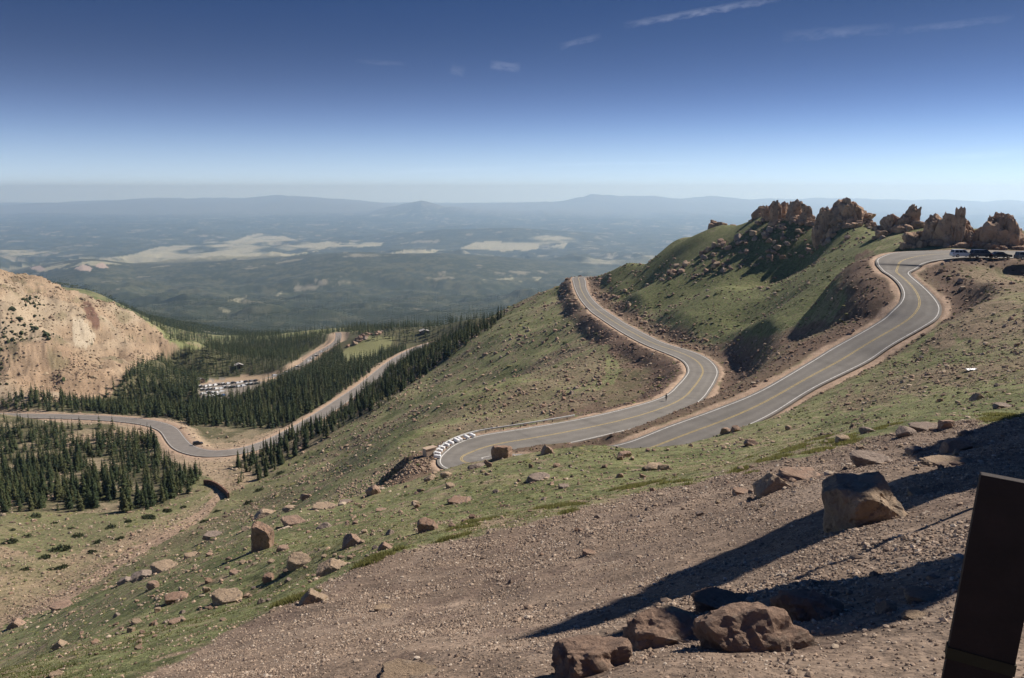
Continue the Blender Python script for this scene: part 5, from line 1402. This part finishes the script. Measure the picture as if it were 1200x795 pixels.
M_strap = mat('grey_strap', (0.35, 0.35, 0.36), 0.6)
BP = [(514.5, 541.5, 'white wrapped bale lying flat at the near end of the row, furthest down the bend'), (511.5, 536, 'second white bale from the near end, pointing across the verge'), (512.5, 531, 'third white bale from the near end, left of the curve apex'), (515, 526.5, 'fourth white bale from the near end, beside the concrete block'),
      (521, 522.5, 'fifth white bale from the near end, middle of the row'), (528, 519.2, 'sixth white bale from the near end, tilted on the guardrail'), (534.5, 516.5, 'seventh white bale, left of a close pair'), (539.5, 514.8, 'eighth white bale, right of a close pair'), (548.5, 512.3, 'second last white bale before the bare guardrail'), (555, 510, 'last white bale at the far end of the row')]
for i, (px, py, lab) in enumerate(BP):
    p = Vector(PZ(px, py, -43.45)); j = int(np.argmin(np.hypot(B[:, 0] - p.x, B[:, 1] - p.y) + (np.arange(len(B)) < SPLIT) * 99))
    q = B[j] + un[j] * 0.55; ang = math.atan2(un[j][1], un[j][0]) + random.uniform(-0.2, 0.2)
    q = np.array([0.5 * (q[0] + p.x), 0.5 * (q[1] + p.y), 0]); q[2] = B[j][2] - 0.02
    e = empty('white_bale', q, ang); e.scale = (0.85, 0.85, 0.85); tag(e, lab, 'bale', 'white bales along the hairpin')
    tl = Matrix.Rotation(-0.14 if i else -0.04, 3, 'Y')
    MB().box((0.1, 0, 0.44), (1.35, 0.64, 0.60), tl, bevel=0.12).build('wrapped_body', M_bale, e, True)
    for sx in (-0.3, 0.4): MB().box(tl @ Vector((sx, 0, 0)) + Vector((0.1, 0, 0.44)), (0.05, 0.655, 0.615), tl, bevel=0.02).build('strap', M_strap, e)
M_conc = mat('tan_concrete', (0.42, 0.32, 0.24), 0.9, 0.2, var=0.15, bump=0.01, bscale=8)
p = hit(503.5, 534, 90, 220); e = empty('concrete_block', p, 0.75); tag(e, 'tan concrete drain box left of the white bales', 'drain box')
MB().box((0, 0, 0.55), (2.1, 1.0, 1.5), bevel=0.05).build('block', M_conc, e)
MB().box((0, 0, 1.33), (2.3, 1.2, 0.12), bevel=0.03).build('cap', M_conc, e)
# dark curved retaining wall by the stream
M_wallr = mat('dark_red_stone', (0.16, 0.09, 0.065), 0.95, 0.2, var=0.35, vscale=0.8, bump=0.05, bscale=2)
wp = np.array([np.array(hit(px, py, 240, 400)) for px, py in [(239, 568), (246, 568.5), (253, 571), (259, 575), (265, 580), (268, 584)]])
wp = smooth(catmull(wp, 4), 3); V, Q = [], []
tg_ = np.gradient(wp[:, :2], axis=0); tg_ /= np.linalg.norm(tg_, axis=1)[:, None]
for i in range(len(wp)):
    nn = np.array([-tg_[i, 1], tg_[i, 0], 0])
    for o_, h_ in ((-0.4, -1.0), (-0.3, 1.9), (0.3, 1.9), (0.4, -1.0)): V.append(wp[i] + nn * o_ + [0, 0, h_])
for i in range(len(wp) - 1):
    for k in range(4): Q.append((i * 4 + k, i * 4 + (k + 1) % 4, i * 4 + 4 + (k + 1) % 4, i * 4 + 4 + k))
Q += [(0, 1, 2, 3), tuple(len(V) - 4 + k for k in (3, 2, 1, 0))]
tag(link('retaining_wall', np_mesh('retaining_wall', np.array(V), np.array(Q), [M_wallr])), 'dark curved stone wall beside the stream below the valley road', 'retaining wall')
# white sheet on the right slope
p = hit(1139, 434, 60, 140); s = pxs(p); bm = bmesh.new(); bmesh.ops.create_grid(bm, x_segments=20, y_segments=10, size=0.5)
for v in bm.verts:
    x, y = v.co.x, v.co.y
    v.co.z = 0.12 * float(fbm(np.array([x * 5 + 3]), np.array([y * 7]), 3, 9)[0]) + 0.10 - 0.4 * y * y
    v.co.x *= 16 * s; v.co.y *= 7 * s; v.co.z *= 14 * s * 0.45
r = bmesh.ops.solidify(bm, geom=bm.faces[:], thickness=0.02)
me = bpy.data.meshes.new('crumpled_sheet'); bm.to_mesh(me); bm.free(); me.materials.append(M_bale)
o = link('crumpled_sheet', me); o.location = p + Vector((0, 0, 0.08)); o.rotation_euler = (0, 0, 0.15); tag(o, 'white crumpled sheet lying alone on the brownish right slope', 'sheet')

# ------------------------------------------------------------------ walker on the lower road
def person(loc, rz, label):
    e = empty('person', loc, rz); tag(e, label, 'person')
    V = [(0, 0, 0.95), (0, 0, 1.15), (0, 0.0, 1.38), (0, 0.01, 1.50), (0, 0.02, 1.60), (0, 0.02, 1.72)]
    Rr = [0.145, 0.13, 0.15, 0.06, 0.09, 0.075]; E = [(0, 1), (1, 2), (2, 3), (3, 4), (4, 5)]
    def add(par, pts):
        for co_, r_ in pts:
            V.append(co_); Rr.append(r_); E.append((par, len(V) - 1)); par = len(V) - 1
        return par
    for s_, fy in ((-1, 0.20), (1, -0.20)):
        k = add(0, [((s_ * 0.10, 0.0, 0.86), 0.095), ((s_ * 0.105, fy * 0.55 + 0.03, 0.48), 0.06), ((s_ * 0.11, fy, 0.09), 0.042), ((s_ * 0.115, fy + 0.14, 0.035), 0.036)])
        w = add(2, [((s_ * 0.19, 0, 1.38), 0.055), ((s_ * 0.23, -fy * 0.3 - 0.02, 1.11), 0.042), ((s_ * 0.24, -fy * 0.6 + 0.08, 0.87), 0.03), ((s_ * 0.24, -fy * 0.6 + 0.11, 0.81), 0.026)])
        bx, by, bz = V[w]
        for q, (dx, ln) in enumerate(((-0.03, 0.075), (-0.01, 0.085), (0.01, 0.08), (0.03, 0.065))):
            add(w, [((bx + dx * 0.6 * s_, by + 0.005 + dx * 0.4, bz - ln * 0.5), 0.009), ((bx + dx * 0.6 * s_ - 0.01 * s_, by + 0.012 + dx * 0.4, bz - ln), 0.008)])
        add(w, [((bx - 0.03 * s_, by + 0.02, bz - 0.02), 0.010), ((bx - 0.04 * s_, by + 0.03, bz - 0.05), 0.008)])
    me = bpy.data.meshes.new('body'); me.from_pydata(V, E, []); o = link('body', me, e)
    o.modifiers.new('skin', 'SKIN'); sd = o.modifiers.new('sub', 'SUBSURF'); sd.levels = 1; sd.render_levels = 1
    for i, r_ in enumerate(Rr): me.skin_vertices[0].data[i].radius = (r_, r_ * (0.75 if i < 3 else 1))
    me.skin_vertices[0].data[0].use_root = True
    dg = bpy.context.evaluated_depsgraph_get(); dg.update()
    ev = bpy.data.meshes.new_from_object(o.evaluated_get(dg)); o.modifiers.clear(); o.data = ev; ev.name = 'body'
    M_skin = mat('skin', (0.45, 0.28, 0.20), 0.6); M_cl = mat('dark_jacket', (0.022, 0.022, 0.028), 0.9); M_tr = mat('dark_trousers', (0.03, 0.03, 0.04), 0.9); M_shoe = mat('shoe', (0.05, 0.045, 0.04), 0.8)
    ev.materials.clear()
    for m in (M_skin, M_cl, M_tr, M_shoe): ev.materials.append(m)
    for p_ in ev.polygons:
        c_ = p_.center; p_.use_smooth = True
        p_.material_index = 3 if c_.z < 0.1 and abs(c_.x) < 0.18 else (2 if c_.z < 0.95 and abs(c_.x) < 0.19 else (1 if 0.88 < c_.z < 1.49 else 0))
    h = MB(); bmesh.ops.create_uvsphere(h.bm, u_segments=12, v_segments=8, radius=0.108, matrix=Matrix.Translation((0, 0.0, 1.705)) @ Matrix.Diagonal((0.92, 1.05, 0.85, 1)))
    h.build('hair', mat('dark_hair', (0.03, 0.02, 0.015), 0.8), e, True)
    f = MB(); f.cyl((0, 0.12, 1.64), 0.016, 0.03, 'Y', 6, 0.008); f.build('nose', M_skin, e)
    for s_ in (-1, 1): MB().box((s_ * 0.036, 0.108, 1.665), (0.022, 0.01, 0.01)).build('eye', M_tyre, e)
    MB().box((0, 0.108, 1.59), (0.045, 0.01, 0.009)).build('mouth', mat('lips', (0.3, 0.12, 0.1), 0.6), e)
    return e
pw = Vector(PZ(780.5, 469.3, -45.75)); j = int(np.argmin(np.hypot(MID[SPLIT:, 0] - pw.x, MID[SPLIT:, 1] - pw.y))) + SPLIT
person(Vector((pw.x, pw.y, MID[j][2] + 0.03)), -0.7, 'person in dark clothes walking on the outer edge of the lower road')

# ------------------------------------------------------------------ marker post at the right, close to the camera
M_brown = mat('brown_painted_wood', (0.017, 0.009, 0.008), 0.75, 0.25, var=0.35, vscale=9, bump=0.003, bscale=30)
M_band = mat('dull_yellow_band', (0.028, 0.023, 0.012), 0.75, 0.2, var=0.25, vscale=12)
Yp_ = 2.15
tl_, tr_ = PY(1152, 556, Yp_), PY(1226, 568, Yp_ + 0.02)
bl_, br_ = PY(1110, 798, Yp_ - 0.02), PY(1176, 798, Yp_)
ax = Vector((tl_ + tr_) / 2) - Vector((bl_ + br_) / 2); axn = ax.normalized()
wdt = 0.172
xax = Vector((0.90, -0.43, 0)); xax = (xax - axn * xax.dot(axn)).normalized(); yax = axn.cross(xax)
Rm = Matrix((xax, yax, axn)).transposed()
top = Vector((tl_ + tr_) / 2)
basez = -2.95
length = (top.z - basez) / axn.z
e = empty('marker_post', top - axn * length); e.rotation_euler = Rm.to_euler(); tag(e, 'dark brown wooden marker post rising close at the right border', 'post')
MB().box((0, 0, length / 2), (wdt, 0.04, length), bevel=0.004).build('shaft', M_brown, e)
zb_ = length - (Vector(tl_) - Vector(PY(1117, 764, Yp_))).length
MB().box((0, 0, zb_), (wdt + 0.006, 0.046, 0.035)).build('reflective_band', M_band, e)

# added shadow casters beyond the right border: a rock tower, rock wall and board
SH_ = Vector((SDIR.x, SDIR.y, 0)).normalized(); SIDE_ = Vector((-SH_.y, SH_.x, 0))
def caster(chain, K, thick, label, seed, ymax=200, outline=None):
    """added rock shape, out of view, whose crest line, seen from the sun, follows the shadow's edge"""
    out = []
    for (px, py) in chain:
        g_ = hit(px, py, 0, ymax); q = g_ + SDIR * ((K - g_.dot(SH_)) / SDIR.dot(SH_))
        out.append((q.dot(SIDE_), q.z))
    if outline: out = list(outline)
    for e_ in (out[-1], out[0]):
        q = SIDE_ * e_[0] + SH_ * K; out.append((e_[0], min(e_[1], float(H(q.x, q.y))) - 4.0))
    P2 = np.array(out); cen = P2.mean(0); cen[1] = np.sort(P2[:, 1])[len(P2) // 3]
    bm = bmesh.new(); rings = []
    for off, sc in ((-thick, 0.96), (-thick * 0.6, 1.0), (0, 1.0), (thick * 0.6, 1.0), (thick, 0.96)):
        ring = []
        for (a_, b_) in out:
            aa, bb = cen[0] + (a_ - cen[0]) * sc, cen[1] + (b_ - cen[1]) * sc
            if b_ < cen[1] - 1: bb = b_
            ring.append(bm.verts.new(SIDE_ * aa + SH_ * (K + off) + Vector((0, 0, bb + off * math.tan(SUN_EL)))))
        rings.append(ring)
    n_ = len(out)
    for r0, r1 in zip(rings[:-1], rings[1:]):
        for i in range(n_): bm.faces.new((r0[i], r0[(i + 1) % n_], r1[(i + 1) % n_], r1[i]))
    bm.faces.new(rings[0]); bm.faces.new(rings[-1][::-1])
    bmesh.ops.triangulate(bm, faces=bm.faces[:]); bmesh.ops.recalc_face_normals(bm, faces=bm.faces[:])
    for lim in (1.2, 0.7, 0.45, 0.45):
        es = [x for x in bm.edges if x.calc_length() > lim]
        if es: bmesh.ops.subdivide_edges(bm, edges=es, cuts=1, use_grid_fill=False); bmesh.ops.triangulate(bm, faces=bm.faces[:])
    co_ = np.array([v.co[:] for v in bm.verts])
    nz_ = vnoise3(co_ * 0.45, seed) * 0.22 + vnoise3(co_ * 1.3, seed + 3) * 0.16 + vnoise3(co_ * 3.6, seed + 5) * 0.1 - np.where(np.abs(vnoise3(co_ * 0.8, seed + 7)) < 0.05, 0.2, 0)
    bm.normal_update(); nn = [v.normal.copy() for v in bm.verts]
    for v, d_, n1 in zip(bm.verts, nz_, nn): v.co += n1 * float(d_)
    me = bpy.data.meshes.new('rock_outcrop'); bm.to_mesh(me); bm.free(); me.materials.append(M_rock[0])
    tag(link('rock_outcrop', me), label, 'rock outcrop')  # added out of view for its shadow, unlike the ridge outcrops
caster([], 27.5, 1.4, 'tall leaning rock shadow caster added outside the right border to shade the gravel', 5, 60, [(11.7, -4.0), (11.8, 2.5), (11.75, 5.4), (10.9, 7.75), (9.7, 10.5), (8.35, 13.8), (8.25, 11.3), (9.0, 9.75), (9.75, 7.5), (10.05, 4.7), (9.95, 2.2), (9.7, -4.0)])
caster([(1240, 500), (1215, 478), (1150, 502), (1105, 516), (1068, 530), (1110, 540), (1140, 546), (1120, 556), (1150, 575), (1200, 590)], 62.0, 2.0, 'low rock shadow caster added outside the right border to shade the gravel edge', 6, 90)
KB = 14.2
e = empty('shadow_board', SIDE_ * 5.45 + SH_ * KB + Vector((0, 0, float(H((SIDE_ * 5.45 + SH_ * KB).x, (SIDE_ * 5.45 + SH_ * KB).y)) - 0.6)), math.atan2(SIDE_.y, SIDE_.x))  # unseen board added to throw a shadow over the foreground rocks
tag(e, 'large brown shadow board on two posts added outside the right border', 'shadow board')
zb0 = 0.5 - e.location.z
MB().box((0.05, 0, zb0 + 1.35), (3.0, 0.14, 2.7), bevel=0.06).build('panel', M_brown, e)
for sx in (-1.15, 1.2): MB().box((sx, 0.135, (zb0 + 2.4) / 2), (0.12, 0.12, zb0 + 2.4), bevel=0.01).build('post', M_brown, e)
